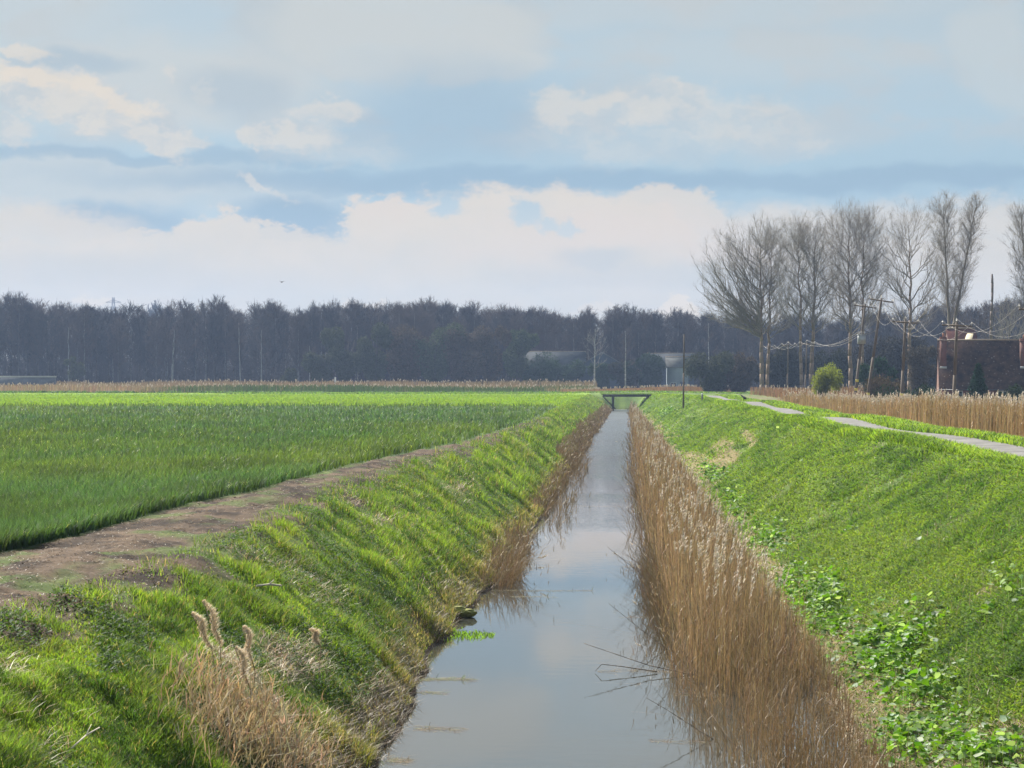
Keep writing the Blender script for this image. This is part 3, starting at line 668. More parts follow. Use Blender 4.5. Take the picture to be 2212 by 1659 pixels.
# ------------------------------------------------------------------ the wood
TOPS = [(-60,645),(0,648),(30,640),(60,650),(85,655),(115,655),(150,652),(180,668),(220,655),(250,668),(290,660),(330,680),(370,668),(400,660),(440,668),(470,658),(510,668),(545,660),(575,655),(610,665),(640,676),(680,658),(720,665),(770,658),(820,660),(860,668),(900,655),(930,652),(980,664),(1040,663),(1090,670),(1180,668),(1230,676),(1300,674),(1400,678),(1500,680),(1600,684),(1700,686),(1800,684),(1900,680),(2000,668),(2100,658),(2160,655),(2212,650),(2290,650)]
TX = np.array([t[0] for t in TOPS], float); TY = np.array([t[1] for t in TOPS], float)
def wood_protos():
    P = []
    for i in range(7):
        rs = np.random.default_rng(300+i); H = 16.0; w = [2.1, 2.6, 1.8, 2.9, 2.3, 2.0, 2.6][i]
        prof = lambda f, w=w: w*max(.05, math.sin(math.pi*min(1, max(0, (f-.22)/.82))**1.25))**.7
        tips = tips_fan(rs, 30, H, prof, (1, 1), (0, 0), .38)
        S, T, tr = branchy(rs, 0, H, 0, tips, .16, (rs.normal(0, .012), 0), .93, 5, .10, 9, .05, .026, .15, .9, .30)
        o = tree_obj('birch_tree', S, T, 14, [M_bark, M_midbark, M_darkbark][i % 3], M_wood if i % 2 else M_wood2); P.append(o)
    return P
def wood():
    P = wood_protos(); n = 0; rs = np.random.default_rng(5)
    rows = [(436, 46), (444, 62), (454, 70), (466, 70)]
    for r, (Y, cnt) in enumerate(rows):
        for j in range(cnt):
            px = -60 + (2212+120)*(j+rs.random()*.9)/cnt; yy = Y+rs.uniform(-3, 3)
            top = np.interp(px, TX, TY) + 20*(float(vnoise(px/26, 0, 77))-.5) + (0 if r < 1 else 1)*rs.uniform(-8, 12) + (rs.uniform(0, 30) if r == 0 else 0)
            x = at(px, 818, yy)[0]; H = at(px, top, yy)[2]-1.6
            o = P[n] if n < len(P) else copy_tree(P[rs.integers(0, 7)]); n += 1
            s = H/16.0; o.location = (x, yy, 1.6 if x < 30 else .9); o.scale = (s*rs.uniform(.85, 1.15), s*rs.uniform(.9, 1.2), s); o.rotation_euler = (0, 0, rs.uniform(0, 6.28))
            tag(o, 'slender bare birch in the dark wood beyond the fields', 'tree', 'birches along the edge of the wood')
    # dense mass behind: twigs and stems of the deeper wood
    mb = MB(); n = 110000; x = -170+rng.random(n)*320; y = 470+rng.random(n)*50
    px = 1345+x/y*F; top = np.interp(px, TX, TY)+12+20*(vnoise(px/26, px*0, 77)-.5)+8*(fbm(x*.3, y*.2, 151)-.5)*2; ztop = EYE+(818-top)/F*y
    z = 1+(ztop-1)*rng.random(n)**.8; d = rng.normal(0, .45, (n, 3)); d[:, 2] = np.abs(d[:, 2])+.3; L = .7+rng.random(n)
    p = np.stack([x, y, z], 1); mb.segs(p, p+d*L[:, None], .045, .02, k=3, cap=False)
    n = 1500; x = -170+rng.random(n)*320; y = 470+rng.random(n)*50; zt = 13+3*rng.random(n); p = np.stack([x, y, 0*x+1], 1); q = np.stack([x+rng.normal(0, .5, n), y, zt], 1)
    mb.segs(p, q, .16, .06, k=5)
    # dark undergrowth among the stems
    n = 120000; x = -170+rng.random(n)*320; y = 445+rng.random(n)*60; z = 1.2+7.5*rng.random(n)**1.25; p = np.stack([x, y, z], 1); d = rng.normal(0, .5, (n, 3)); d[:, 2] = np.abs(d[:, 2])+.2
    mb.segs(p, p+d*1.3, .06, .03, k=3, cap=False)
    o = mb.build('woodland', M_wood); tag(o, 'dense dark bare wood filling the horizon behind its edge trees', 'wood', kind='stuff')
wood()

def special_birch(name, px, base_y, top_y, Y, w_px, label, cat='tree', mat=None, crownmat=None, ntips=14, hook=False, clear=.3, lean=0.0, r=.17, seed=1, rt=.03):
    rs = np.random.default_rng(seed); p = at(px, 800, Y); gz = float(height(p[0], Y, False)) if Y < 430 else 1.6; H = at(px, top_y, Y)[2]-gz; w = w_px/F*Y
    prof = lambda f: w*max(.05, math.sin(math.pi*min(1, max(0, (f-.2)/.85))))**.6
    tips = tips_fan(rs, ntips, H, prof, (1, 1), (0, 0), .42)
    S, T, tr = branchy(rs, 0, H, 0, tips, r, (lean, 0), .95, 4, .10, 3, .06, rt, .25, .6, clear)
    if hook:
        t = tr[-1]; pts = [t, t+np.array([-.3, 0, .5]), t+np.array([-.9, 0, .6]), t+np.array([-1.3, 0, .1])]
        for a, b in zip(pts[:-1], pts[1:]): S.append((a, b, .07, .05))
    o = tree_obj(name, S, T, 14, mat or M_pale, crownmat or M_wood2); o.location = (p[0], Y, gz); tag(o, label, cat); return o
special_birch('birch_tree', 1284, 830, 703, 392, 33, 'pale grey bare tree in front of the barn roofs', clear=.38, ntips=11, crownmat=M_midbark, seed=11, r=.2, rt=.022, lean=.01)
special_birch('birch_tree', 1351, 830, 708, 400, 24, 'smaller pale bare tree at the barn gable', clear=.4, ntips=12, seed=12, rt=.022)
special_birch('birch_tree', 564, 828, 706, 430, 9, 'white stemmed birch with a hooked broken top', hook=True, ntips=5, clear=.6, seed=13, r=.16, lean=.003)
special_birch('birch_tree', 520, 828, 690, 431, 12, 'pale double curved birch stem near the hooked one', ntips=6, clear=.6, seed=14, lean=-.03)
special_birch('birch_tree', 148, 822, 700, 431, 12, 'single bright birch stem beside the round bush', ntips=6, clear=.6, seed=15, r=.16)
special_birch('birch_tree', 372, 822, 705, 432, 10, 'birch stem leaning towards the ditch at the wood edge', ntips=6, clear=.6, seed=16, lean=.03)
special_birch('birch_tree', 738//2, 822, 720, 433, 10, 'thin birch stem leaning out of the wood by the reeds', ntips=6, clear=.6, seed=17, lean=.05)
special_birch('birch_tree', 669, 830, 742, 418, 22, 'low forked pale tree in front of the dark wood', ntips=10, clear=.2, seed=18, r=.14)
special_birch('birch_tree', 1531, 830, 690, 425, 14, 'thin pale stem behind the white shed', ntips=6, clear=.6, seed=19)

# ------------------------------------------------------------------ bushes
def bush(name, px, top_y, hw_px, Y, label, col, dens=1.0, cat='bush', base=None, size=.12, seed=0, group=None, leafmat=None, cone=False, conc=1.0):
    rs = np.random.default_rng(1000+seed); p = at(px, 818, Y); gz = float(height(p[0], Y, False)) if base is None else base
    H = at(px, top_y, Y)[2]-gz; w = hw_px/F*Y
    root = empty(name, (p[0], Y, gz)); S = []
    nl = 14
    lob = [(rs.normal(0, .45)*w, rs.normal(0, .45)*w, H*(.35+.4*rs.random()), w*(.22+.30*rs.random())) for _ in range(9)]
    for i in range(nl):
        a = rs.random()*6.28; r = w*.6*rs.random(); m = np.array([math.cos(a)*r*.4, math.sin(a)*r*.4, H*.35]); t = np.array([math.cos(a)*r, math.sin(a)*r, H*(.6+.3*rs.random())])
        S += [(np.zeros(3), m, .05*w+.01, .03*w+.008), (m, t, .03*w+.008, .01*w+.004)]
    if cone: S = [(np.array([0, 0, 0]), np.array([0, 0, H*.96]), .06, .02)]
    mb = MB(); mb.segs(*pack(S), k=5, cap=True); mb.build('stem', M_darkbark, root)
    n = int(2600*dens*max(1, (w*H)/9)**.6)
    if cone:
        f = rs.random(n)**1.4; tier = .72+.28*np.abs(np.sin(f*H*5+rs.normal(0, .35, n))); a = rs.random(n)*6.28; az = .8+.25*np.sin(a*5+f*9)
        r = w*1.25*(1-f)**.7*tier*az*rs.random(n)**.35; P = np.stack([np.cos(a)*r, np.sin(a)*r, f*H*.99+.05], 1)
    else:
        j = rs.integers(0, len(lob)+4, n); P = rs.normal(0, 1, (n, 3)); P /= np.linalg.norm(P, axis=1, keepdims=True); rad = rs.random(n)**.45
        Lb = np.array(lob+[(0, 0, H*.35, w*.6)]*2+[(0, 0, H*.3, w*.5)]*2); L = Lb[j]; vz = np.minimum(L[:, 3]*1.1, H*.5)
        P = np.stack([L[:, 0]+P[:, 0]*rad*L[:, 3], L[:, 1]+P[:, 1]*rad*L[:, 3], L[:, 2]+P[:, 2]*rad*vz], 1)
        P[:, 2] = np.where(P[:, 2] > H, H-(P[:, 2]-H)*.5, P[:, 2]); P[:, 2] = np.abs(P[:, 2])+.05
    if not cone:
        P[:, 2] *= H/np.quantile(P[:, 2], .985); P[:, 0] *= w/np.quantile(np.abs(P[:, 0]), .96)
    s = size*(.6+.8*rs.random(n)); d1 = rs.normal(0, 1, (n, 3)); d1[:, 2] += .6; d1 /= np.linalg.norm(d1, axis=1, keepdims=True); d2 = np.cross(d1, rs.normal(0, 1, (n, 3))); d2 /= np.linalg.norm(d2, axis=1, keepdims=True)
    V = np.stack([P-d2*(s*.25)[:, None], P+d2*(s*.25)[:, None], P+d1*(s*1.4)[:, None]], 1).reshape(-1, 3)
    i = np.arange(n)*3; c = np.array(col)*(1+rs.normal(0, .22, n))[:, None]; c = np.clip(c, .005, 1)
    mesh_np('crown', V, [np.stack([i, i+1, i+2], 1)], leafmat or (M_scrub if (c.mean() < .2 and np.max(col) < .16) else M_blade), root, np.repeat(c, 3, axis=0))
    tag(root, label, cat, group); return root
OL = (.085, .090, .050); OLB = (.110, .082, .056); GR = (.050, .080, .042)
bush('bush', 162, 774, 20, 425, 'round olive bush alone in front of the dark wood', (.095, .100, .050), 1.6, size=.3, seed=1, base=2)
gb = 'scrub trees in front of the wood'
for k, (px, ty, hw, c, l) in enumerate([
    (745, 716, 42, OL, 'olive scrub tree at the field end of the scrub belt'), (810, 708, 48, OL, 'second olive scrub tree of the belt'),
    (875, 716, 45, OLB, 'brown tinted scrub tree in the belt'), (938, 712, 48, (.09, .105, .055), 'greenish scrub tree in the middle of the belt'),
    (1000, 718, 50, OLB, 'wide brown scrub tree in the belt'), (1060, 714, 45, OLB, 'brown scrub tree before the tallest green one'),
    (1116, 720, 34, (.09, .11, .055), 'pointed green scrub tree beside the long barn roof'), (1160, 775, 36, GR, 'low dark shrub below the long barn roof'),
    (1225, 785, 34, GR, 'low dark shrub at the middle of the long barn'), (690, 768, 30, OL, 'small scrub at the open end of the belt'),
    (1300, 790, 26, GR, 'small dark shrub under the barn gable'), (1352, 786, 28, (.055, .055, .036), 'brownish shrub beside the barn gable'), (1398, 772, 38, (.035, .058, .030), 'dark green shrub between the barn and the white shed'),
    (1540, 770, 44, (.08, .085, .05), 'dull green shrub beyond the track end'), (1595, 775, 38, OLB, 'brown shrub before the widest poplar'), (630, 800, 16, OL, 'tiny shrub at the reed line'),
    (1690, 760, 52, (.05, .05, .034), 'dim scrub between the poplar trunks'), (1800, 765, 48, (.045, .05, .034), 'dim scrub behind the yellow green bush'),(1925, 740, 60, (.05, .045, .036), 'dim brown scrub behind the dark conifer'), (2000, 740, 50, (.05, .045, .036), 'dim scrub behind the house end')]):
    bush('bush', px, ty, hw, 412 if px < 1300 else (405 if px < 1500 else 318), l, c, 2.4, size=.36, seed=20+k, group=gb, base=1.8 if px < 1500 else 1.0)
bush('bush', 1776, 796, 34, 205, 'rounded yellow green bush at the end of the reed bed', (.17, .20, .035), 3.2, size=.16, seed=50, base=1.2)
bush('conifer', 1893, 782, 33, 222, 'loose dark green conifer behind the leaning poles', (.030, .070, .035), 2.5, size=.3, seed=51, base=1.0, cat='tree')
bush('hedge', 1918, 818, 40, 200, 'clipped brown hedge between the leaning poles and the house', (.115, .085, .045), 3.0, size=.14, seed=52, base=1.0, cat='hedge')
bush('conifer', 2113, 789, 33, 165, 'small blue green conifer growing in front of the brick house', (.035, .075, .050), 3.2, size=.16, seed=53, base=.9, cat='tree', cone=True)
bush('shrub', 1985, 752, 30, 245, 'grey brown twiggy shrub against the end wall of the house', (.10, .085, .065), 2.6, size=.2, seed=54, base=.9)
bush('shrub', 1965, 838, 52, 190, 'low dark green shrub behind the reed bed', (.03, .06, .02), 2.2, size=.16, seed=55, base=1.0)
bush('shrub', 2195, 838, 34, 175, 'dark evergreen shrub beneath the house eaves', (.03, .05, .025), 2, size=.14, seed=56, base=.9)
# twiggy trees showing above the house roof
for k, (px, ty, hw, l) in enumerate([(2075, 660, 44, 'bare rounded tree rising behind the house ridge'), (2180, 640, 46, 'bare rounded tree behind the house chimney'), (2130, 655, 34, 'bare tree behind the dead trunk')]):
    special_birch('bare_tree', px, 830, ty, 320+k*6, hw, l, mat=M_darkbark, crownmat=M_pop if k == 1 else M_wood2, ntips=44, clear=.25, seed=60+k, rt=.02)
# hazy trees far away above the wood
for px, ty in ((336, 657), (322, 668), (350, 666)):
    special_birch('distant_tree', px, 830, ty, 900, 10, {336: 'faint hazy treetop far beyond the wood, tallest of three', 322: 'faint hazy treetop nearest the pylon beyond the wood', 350: 'faint hazy lower treetop beyond the wood'}[px], mat=M_darkbark, crownmat=M_wood, ntips=20, seed=int(px), rt=.15)

# ------------------------------------------------------------------ dead trunk
rs = np.random.default_rng(77); p = at(2141, 800, 290); mb = MB(); pts = []
ztop = at(2141, 592, 290)[2]
for i in range(15): f = i/14; pts.append(np.array([p[0]+.08*math.sin(f*9)+.1*f, 290, .9+(ztop-.9)*f]))
r = np.interp(np.arange(15), [0, 8, 14], [.26, .2, .14]) + .03*np.sin(np.arange(15)*2.1)
mb.segs(np.array(pts[:-1]), np.array(pts[1:]), r[:-1], r[1:], k=8)
for i in (5, 8, 11): mb.segs(pts[i], pts[i]+np.array([.35*(-1)**i, 0, .3]), .06, .03, k=5)
o = mb.build('dead_trunk', plain('dead_bark', (.17, .13, .105), .9, .4, 2)); tag(o, 'tall branchless dead trunk standing behind the brick house', 'tree trunk')

# ------------------------------------------------------------------ poles and wires
M_pole = plain('creosoted_wood', (.13, .10, .075), .85, .3, 3, 0, .3, stretch=(4, 4, .5)); M_wire = plain('bright_wire', (.38, .35, .32), .5, .1, 5, metal=.2)
M_ins = plain('glazed_insulator', (.45, .42, .38), .2, .1, 5, spec=.8); M_ysign = plain('yellow_plate', (.75, .6, .12), .5, .1, 4); M_steel = plain('grey_steel', (.35, .36, .37), .5, .15, 4, metal=.5)
def pole(top, base, r, label, arm=None, tilt=0.0, sign=None, box=False, group='poles of the overhead line', rings=False):
    """top/base world coordinates; returns insulator tips"""
    base = np.array(base, float); top = np.array(top, float); root = empty('utility_pole', tuple(base)); d = top-base; tips = []
    mb = MB(); mb.segs(np.zeros(3), d*.5, r, r*.88, k=10); mb.segs(d*.5, d, r*.88, r*.72, k=10); mb.build('post', M_pole, root, smooth=False)
    if arm:
        c = d-norm(d)*.25; M = Matrix.Rotation(tilt, 3, 'Y'); A = np.array(M @ Vector((1, 0, 0))); a, b = c-A*arm*.5-np.array([0, r+.03, 0]), c+A*arm*.5-np.array([0, r+.03, 0])
        mb = MB(); mb.segs(a, b, .065, .065, k=4); mb.build('crossarm', M_pole, root)
        for f in (-.48, 0, .48):
            q = c+A*arm*f + np.array([0, -(r+.03) if f else 0, .06 if f else .25]); mb = MB(); mb.segs(q, q+np.array([0, 0, .12]), .02, .02, k=6); mb.segs(q+np.array([0, 0, .10]), q+np.array([0, 0, .19]), .065, .05, k=8); mb.segs(q+np.array([0, 0, .19]), q+np.array([0, 0, .25]), .04, .03, k=8)
            mb.build('insulator', M_ins, root); tips.append(base+q+np.array([0, 0, .25]))
    if sign:
        for f in ([sign] if not isinstance(sign, tuple) else sign):
            q = d*f; mb = MB(); mb.box(q[0]-.16, q[0]+.16, q[1]-r-.03, q[1]-r-.012, q[2]-.13, q[2]+.13); mb.build('warning_plate', M_ysign, root)
    if box:
        q = d*.68; bx = MB(); bx.box(q[0]-.42, q[0]+.36, q[1]-r-.75, q[1]-r-.03, q[2]-.5, q[2]+.42); bx.box(q[0]-.48, q[0]+.42, q[1]-r-.8, q[1]-r, q[2]+.425, q[2]+.5)
        t = bx.build('transformer', M_steel, root)
        for sx in (-.28, 0, .26): i2 = MB(); i2.segs(q+np.array([sx, -r-.35, .5]), q+np.array([sx, -r-.35, .78]), .05, .035, k=8); i2.build('bushing', M_ins, t)
    tag(root, label, 'utility pole', group); return tips
def wpos(px, py, Y): return at(px, py, Y)
def baseof(px, py, Y, z=.9):
    q = at(px, py, Y); q[2] = z; return q
L = {}
L['p5'] = pole(at(2241, 662, 120), baseof(2232, 900, 120), .13, 'overhead line pole cut by the picture edge beside the chimney', 2.2, R(5))
L['p4'] = pole(at(2067, 696, 150), baseof(2058, 870, 150), .14, 'three wire pole standing in front of the brick house roof', 2.2, R(3))
L['p3'] = pole(at(1956, 690, 172), baseof(1945, 870, 172), .14, 'dark pole between the hedge and the end of the house', 2.2, R(4), sign=.26)
L['t1'] = pole(at(1904.5, 644, 195), baseof(1868, 866, 195), .155, 'tallest leaning pole with a tilted crossarm against the sky', 2.3, R(9), sign=.19)
L['t2'] = pole(at(1869, 657, 212), baseof(1843, 862, 212), .155, 'leaning crossarm pole carrying a small transformer', 2.3, R(8), sign=(.22, .30), box=True)
L['f1'] = pole(at(1743, 739, 262), baseof(1738, 850, 262), .12, 'short far pole of the line between the poplar trunks', 2.0, R(0))
L['f2'] = pole(at(1703, 742, 292), baseof(1700, 850, 292), .12, 'next far pole beyond the short one between the poplar trunks', 1.9, R(0))
L['f3'] = pole(at(1660, 746, 330), baseof(1658, 846, 330), .12, 'last far pole of the line near the widest poplar trunk', 1.9, R(0))
# plain pole on the bank
bp = ground_at(1476, 884); pole(at(1478, 722, bp[1]), (bp[0], bp[1], bp[2]-.2), .085, 'single slim pole standing on the grass bank beside the ditch', group=None)
def wire(a, b, sag, label, n=16, r=.006):
    pts = [a*(1-t)+b*t-np.array([0, 0, sag*4*t*(1-t)]) for t in np.linspace(0, 1, n+1)]
    r = r*max(1, (a[1]+b[1])/2/130)
    mb = MB(); mb.segs(np.array(pts[:-1]), np.array(pts[1:]), r, r, k=4); o = mb.build('power_wire', M_wire); tag(o, label, 'wire', 'sagging wires of the overhead line')
seq = [('p5', 'p4', 1.25, 'between the picture edge pole and the pole before the roof'), ('p4', 'p3', 1.35, 'between the pole before the roof and the dark pole'), ('p3', 't1', 1.5, 'between the dark pole and the tallest leaning pole'), ('t1', 't2', .6, 'between the two leaning crossarm poles')]
nm = ['house side', 'middle', 'far side']
for a, b, s, l in seq:
    for k in range(3): wire(np.array(L[a][k]), np.array(L[b][k]), s+.08*k, ['first', 'middle', 'last'][k]+' of three sagging wires '+l)
tb = at(1861, 716, 211)
for a, b, s, l in [(None, 'f1', 1.0, 'between the transformer and the short far pole'), ('f1', 'f2', .8, 'between the two far poles among the poplars'), ('f2', 'f3', .8, 'at the very end of the far line')]:
    for k in range(3):
        A = tb+np.array([(k-1)*.3, 0, 0]) if a is None else np.array(L[a][k]); wire(A, np.array(L[b][k]), s, ['first', 'middle', 'last'][k]+' of three slack wires '+l)

# ------------------------------------------------------------------ buildings
def brick_mat(name, c1, c2, mortar, scale=1.0):
    m, nt, out = newmat(name); p = N(nt, 'ShaderNodeBsdfPrincipled'); setin(p, Roughness=.9)
    tc = N(nt, 'ShaderNodeTexCoord'); mp = N(nt, 'ShaderNodeMapping'); mp.inputs['Rotation'].default_value = (R(90), 0, 0)
    b = N(nt, 'ShaderNodeTexBrick'); setin(b, Scale=scale, Mortar_Size=.012, Brick_Width=.22, Row_Height=.075); b.inputs['Color1'].default_value = (*c1, 1); b.inputs['Color2'].default_value = (*c2, 1); b.inputs['Mortar'].default_value = (*mortar, 1)
    n = N(nt, 'ShaderNodeTexNoise'); setin(n, Scale=1.5, Detail=6.0); mx = N(nt, 'ShaderNodeMix', data_type='RGBA', blend_type='MULTIPLY'); mx.inputs[0].default_value = .5
    nt.links.new(tc.outputs['Object'], mp.inputs[0]); nt.links.new(mp.outputs[0], b.inputs[0]); nt.links.new(tc.outputs['Object'], n.inputs[0])
    nt.links.new(b.outputs[0], mx.inputs[6]); nt.links.new(n.outputs['Color'], mx.inputs[7]); nt.links.new(mx.outputs[2], p.inputs['Base Color']); nt.links.new(p.outputs[0], out.inputs[0]); return m
def tile_mat(name, c1, c2, spk):
    m, nt, out = newmat(name); p = N(nt, 'ShaderNodeBsdfPrincipled'); setin(p, Roughness=1.0); p.inputs['Specular IOR Level'].default_value = .05
    tc = N(nt, 'ShaderNodeTexCoord'); v = N(nt, 'ShaderNodeTexVoronoi'); setin(v, Scale=3.2); n = N(nt, 'ShaderNodeTexNoise'); setin(n, Scale=1.2, Detail=7.0, Roughness=.7)
    cr = N(nt, 'ShaderNodeValToRGB'); cr.color_ramp.elements[0].color = (*c1, 1); cr.color_ramp.elements[1].color = (*c2, 1); cr.color_ramp.elements[0].position = .35; cr.color_ramp.elements[1].position = .7
    n3 = N(nt, 'ShaderNodeTexNoise'); setin(n3, Scale=4.5, Detail=2.0); r = N(nt, 'ShaderNodeMapRange'); setin(r, From_Min=.66, From_Max=.72, To_Min=0, To_Max=.8)
    mx = N(nt, 'ShaderNodeMix', data_type='RGBA'); mx.inputs[7].default_value = (*spk, 1)  # pale specks are sun glints painted into the tile colour
    w = N(nt, 'ShaderNodeTexWave', bands_direction='Z'); setin(w, Scale=2.4, Distortion=.6); bp_ = N(nt, 'ShaderNodeBump'); setin(bp_, Strength=.5, Distance=.03)
    for q in (v, n, n3, w): nt.links.new(tc.outputs['Object'], q.inputs['Vector'])
    nt.links.new(n.outputs['Fac'], cr.inputs[0]); nt.links.new(n3.outputs['Fac'], r.inputs['Value']); nt.links.new(r.outputs[0], mx.inputs[0]); nt.links.new(cr.outputs[0], mx.inputs[6])
    nt.links.new(w.outputs['Fac'], bp_.inputs['Height']); nt.links.new(bp_.outputs[0], p.inputs['Normal'])
    nt.links.new(mx.outputs[2], p.inputs['Base Color']); nt.links.new(p.outputs[0], out.inputs[0]); return m
M_brick = brick_mat('red_brick', (.24, .062, .040), (.16, .045, .033), (.20, .13, .10)); M_tile = tile_mat('glint_specked_tiles', (.018, .013, .015), (.105, .062, .044), (.34, .30, .25))
M_frame = plain('white_frame', (.65, .65, .62), .5, .1, 3); M_glass = plain('dark_glass', (.02, .025, .03), .08, .1, 2, spec=.8); M_lead = plain('lead_flashing', (.42, .43, .44), .5, .1, 3)
M_ridge = plain('ridge_tiles', (.22, .17, .12), .8, .3, 3)
def gable(name, parent, mat, x0, x1, y0, y1, z0, ze, zr, over=.25, th=.16, roofmat=None, wallmat=None):
    """walls with gables, ridge along x; roof as two thick slabs"""
    ym = (y0+y1)/2; mb = MB()
    v = [[x0,y0,z0],[x1,y0,z0],[x1,y1,z0],[x0,y1,z0],[x0,y0,ze],[x1,y0,ze],[x1,y1,ze],[x0,y1,ze],[x0,ym,zr],[x1,ym,zr]]
    mb.add(v, [[[0,1,5,4],[2,3,7,6]], [[0,4,8,7,3],[1,2,6,9,5]]]); mb.build('wall', wallmat, parent)
    mb = MB(); k = (zr-ze)/(ym-y0); 
    for sgn, ya in ((-1, y0), (1, y1)):
        ye = ya+sgn*over; zb = ze-over*k
        o = np.array([[x0-over,ye,zb],[x1+over,ye,zb],[x1+over,ym,zr],[x0-over,ym,zr]]); u = o+np.array([0, 0, th]); dn = o+np.array([0, 0, .01])
        vv = np.concatenate([dn, u]); q = [[0,1,2,3],[7,6,5,4],[0,4,5,1],[0,3,7,4],[1,5,6,2]]
        mb.add(vv, [q])
    rf = mb.build('roof', roofmat, parent)
    mb = MB(); mb.segs([x0-over, ym, zr+th], [x1+over, ym, zr+th], .11, .11, k=8); mb.build('ridge_tiles', M_ridge, rf)
    return rf
def chimney(parent, x, y, z0, z1, w, d):
    mb = MB(); mb.box(x-w/2, x+w/2, y-d/2, y+d/2, z0, z1-.32); mb.box(x-w/2-.06, x+w/2+.06, y-d/2-.06, y+d/2+.06, z1-.32, z1-.14); mb.box(x-w/2-.02, x+w/2+.02, y-d/2-.02, y+d/2+.02, z1-.14, z1)
    c = mb.build('chimney', M_brick, parent)
    pm = MB(); pm.segs([x, y, z1], [x, y, z1+.42], .13, .10, k=10); pm.build('chimney_pot', plain('terracotta', (.38, .17, .09), .8, .2, 3), c) if 'terracotta' not in bpy.data.materials else pm.build('chimney_pot', bpy.data.materials['terracotta'], c)
    fl = MB(); fl.box(x-w/2-.03, x+w/2+.03, y-d/2-.12, y-d/2-.005, z0, z0+.22); fl.build('flashing', M_lead, c)
def window(parent, x, y, z, w, h):
    mb = MB(); t = .07
    mb.box(x-w/2, x+w/2, y-.05, y-.003, z, z+t); mb.box(x-w/2, x+w/2, y-.05, y-.003, z+h-t, z+h); mb.box(x-w/2, x-w/2+t, y-.05, y-.003, z+t, z+h-t); mb.box(x+w/2-t, x+w/2, y-.05, y-.003, z+t, z+h-t); mb.box(x-.03, x+.03, y-.045, y-.003, z+t, z+h-t)
    f = mb.build('window', M_frame, parent); g = MB(); g.box(x-w/2+t, x-.03, y-.02, y-.004, z+t, z+h-t); g.box(x+.03, x+w/2-t, y-.02, y-.004, z+t, z+h-t); g.build('pane', M_glass, f)
def house():
    Y = 222; x0 = at(2031, 800, Y)[0]; x1 = at(2206, 800, Y)[0]+.9; g = .9
    root = empty('brick_house', (x0, Y, g), R(-6)); Wd = x1-x0; zr = at(2100, 738, Y+4.2)[2]-g; ze = at(2100, 840, Y)[2]-g
    rf = gable('house', root, None, 0, Wd, 0, 8.4, 0, ze, zr, .12, .16, M_tile, M_brick)
    zc = lambda yy: ze+(zr-ze)*yy/4.2
    c0 = 2.2
    chimney(rf, .42, c0, zc(c0-.45)+.05, at(2035, 727, Y)[2]-g, .66, .9); chimney(rf, Wd-.55, c0, zc(c0-.45)+.05, at(2207, 731, Y)[2]-g, .8, .9)
    for px in (2068, 2165): xx = at(px, 800, Y)[0]-x0; window(root, xx, 0, ze-1.05, 1.1, .85)
    d = MB(); xx = at(2120, 800, Y)[0]-x0; d.box(xx-.45, xx+.45, -.05, -.003, 0, 1.95); dd = d.build('door', plain('green_paint', (.06, .12, .08), .5, .1, 3), root)
    h = MB(); h.segs([xx+.33, -.05, 1.0], [xx+.33, -.1, 1.0], .025, .03, k=8); h.build('handle', M_steel, dd)
    gt = MB(); gt.segs([-.15, -.2, ze-.12], [Wd+.15, -.2, ze-.12], .06, .06, k=8); gt.build('gutter', plain('black_gutter', (.02, .02, .022), .4, .1, 3), root)
    tag(root, 'red brick house with a large dark tiled roof, painted glint specks and two chimneys', 'house')
    Y = 250; x0 = at(2052, 800, Y)[0]; x1 = at(2112, 800, Y)[0]; root = empty('outbuilding', (x0, Y, g)); zr = at(2100, 712, Y+2.5)[2]-g; ze = at(2100, 745, Y)[2]-g
    rf = gable('outbuilding', root, None, 0, x1-x0, 0, 5, 0, ze, zr, .1, .14, tile_mat('red_tiles', (.10, .045, .04), (.16, .07, .055), (.3, .2, .16)), M_brick)
    dm = MB(); xx = at(2093, 800, Y)[0]-x0; zz = at(2093, 735, Y)[2]-g
    dm.add([[xx-.4, 0, zz], [xx+.35, 0, zz], [xx+.75, 1.2, zz+.85], [xx+0, 1.2, zz+.85], [xx-.4, 1.25, zz], [xx+.35, 1.25, zz]], [[[0, 1, 2, 3]], [[0, 3, 4], [1, 5, 2]], [[3, 2, 5, 4]]])
    dm.build('rooflight', plain('pale_roof_patch', (.55, .48, .33), .6, .15, 2), rf)
    tag(root, 'red roofed building with a pale roof patch, seen over the house ridge', 'house')
house()
M_sheet = plain('grey_sheeting', (.075, .08, .085), .9, .45, .35, spec=.05, stretch=(1, 1, .2)); M_blue = plain('blue_grey_cladding', (.06, .08, .12), .6, .15, .5); M_conc = plain('pale_concrete', (.42, .42, .40), .9, .2, 1.0)
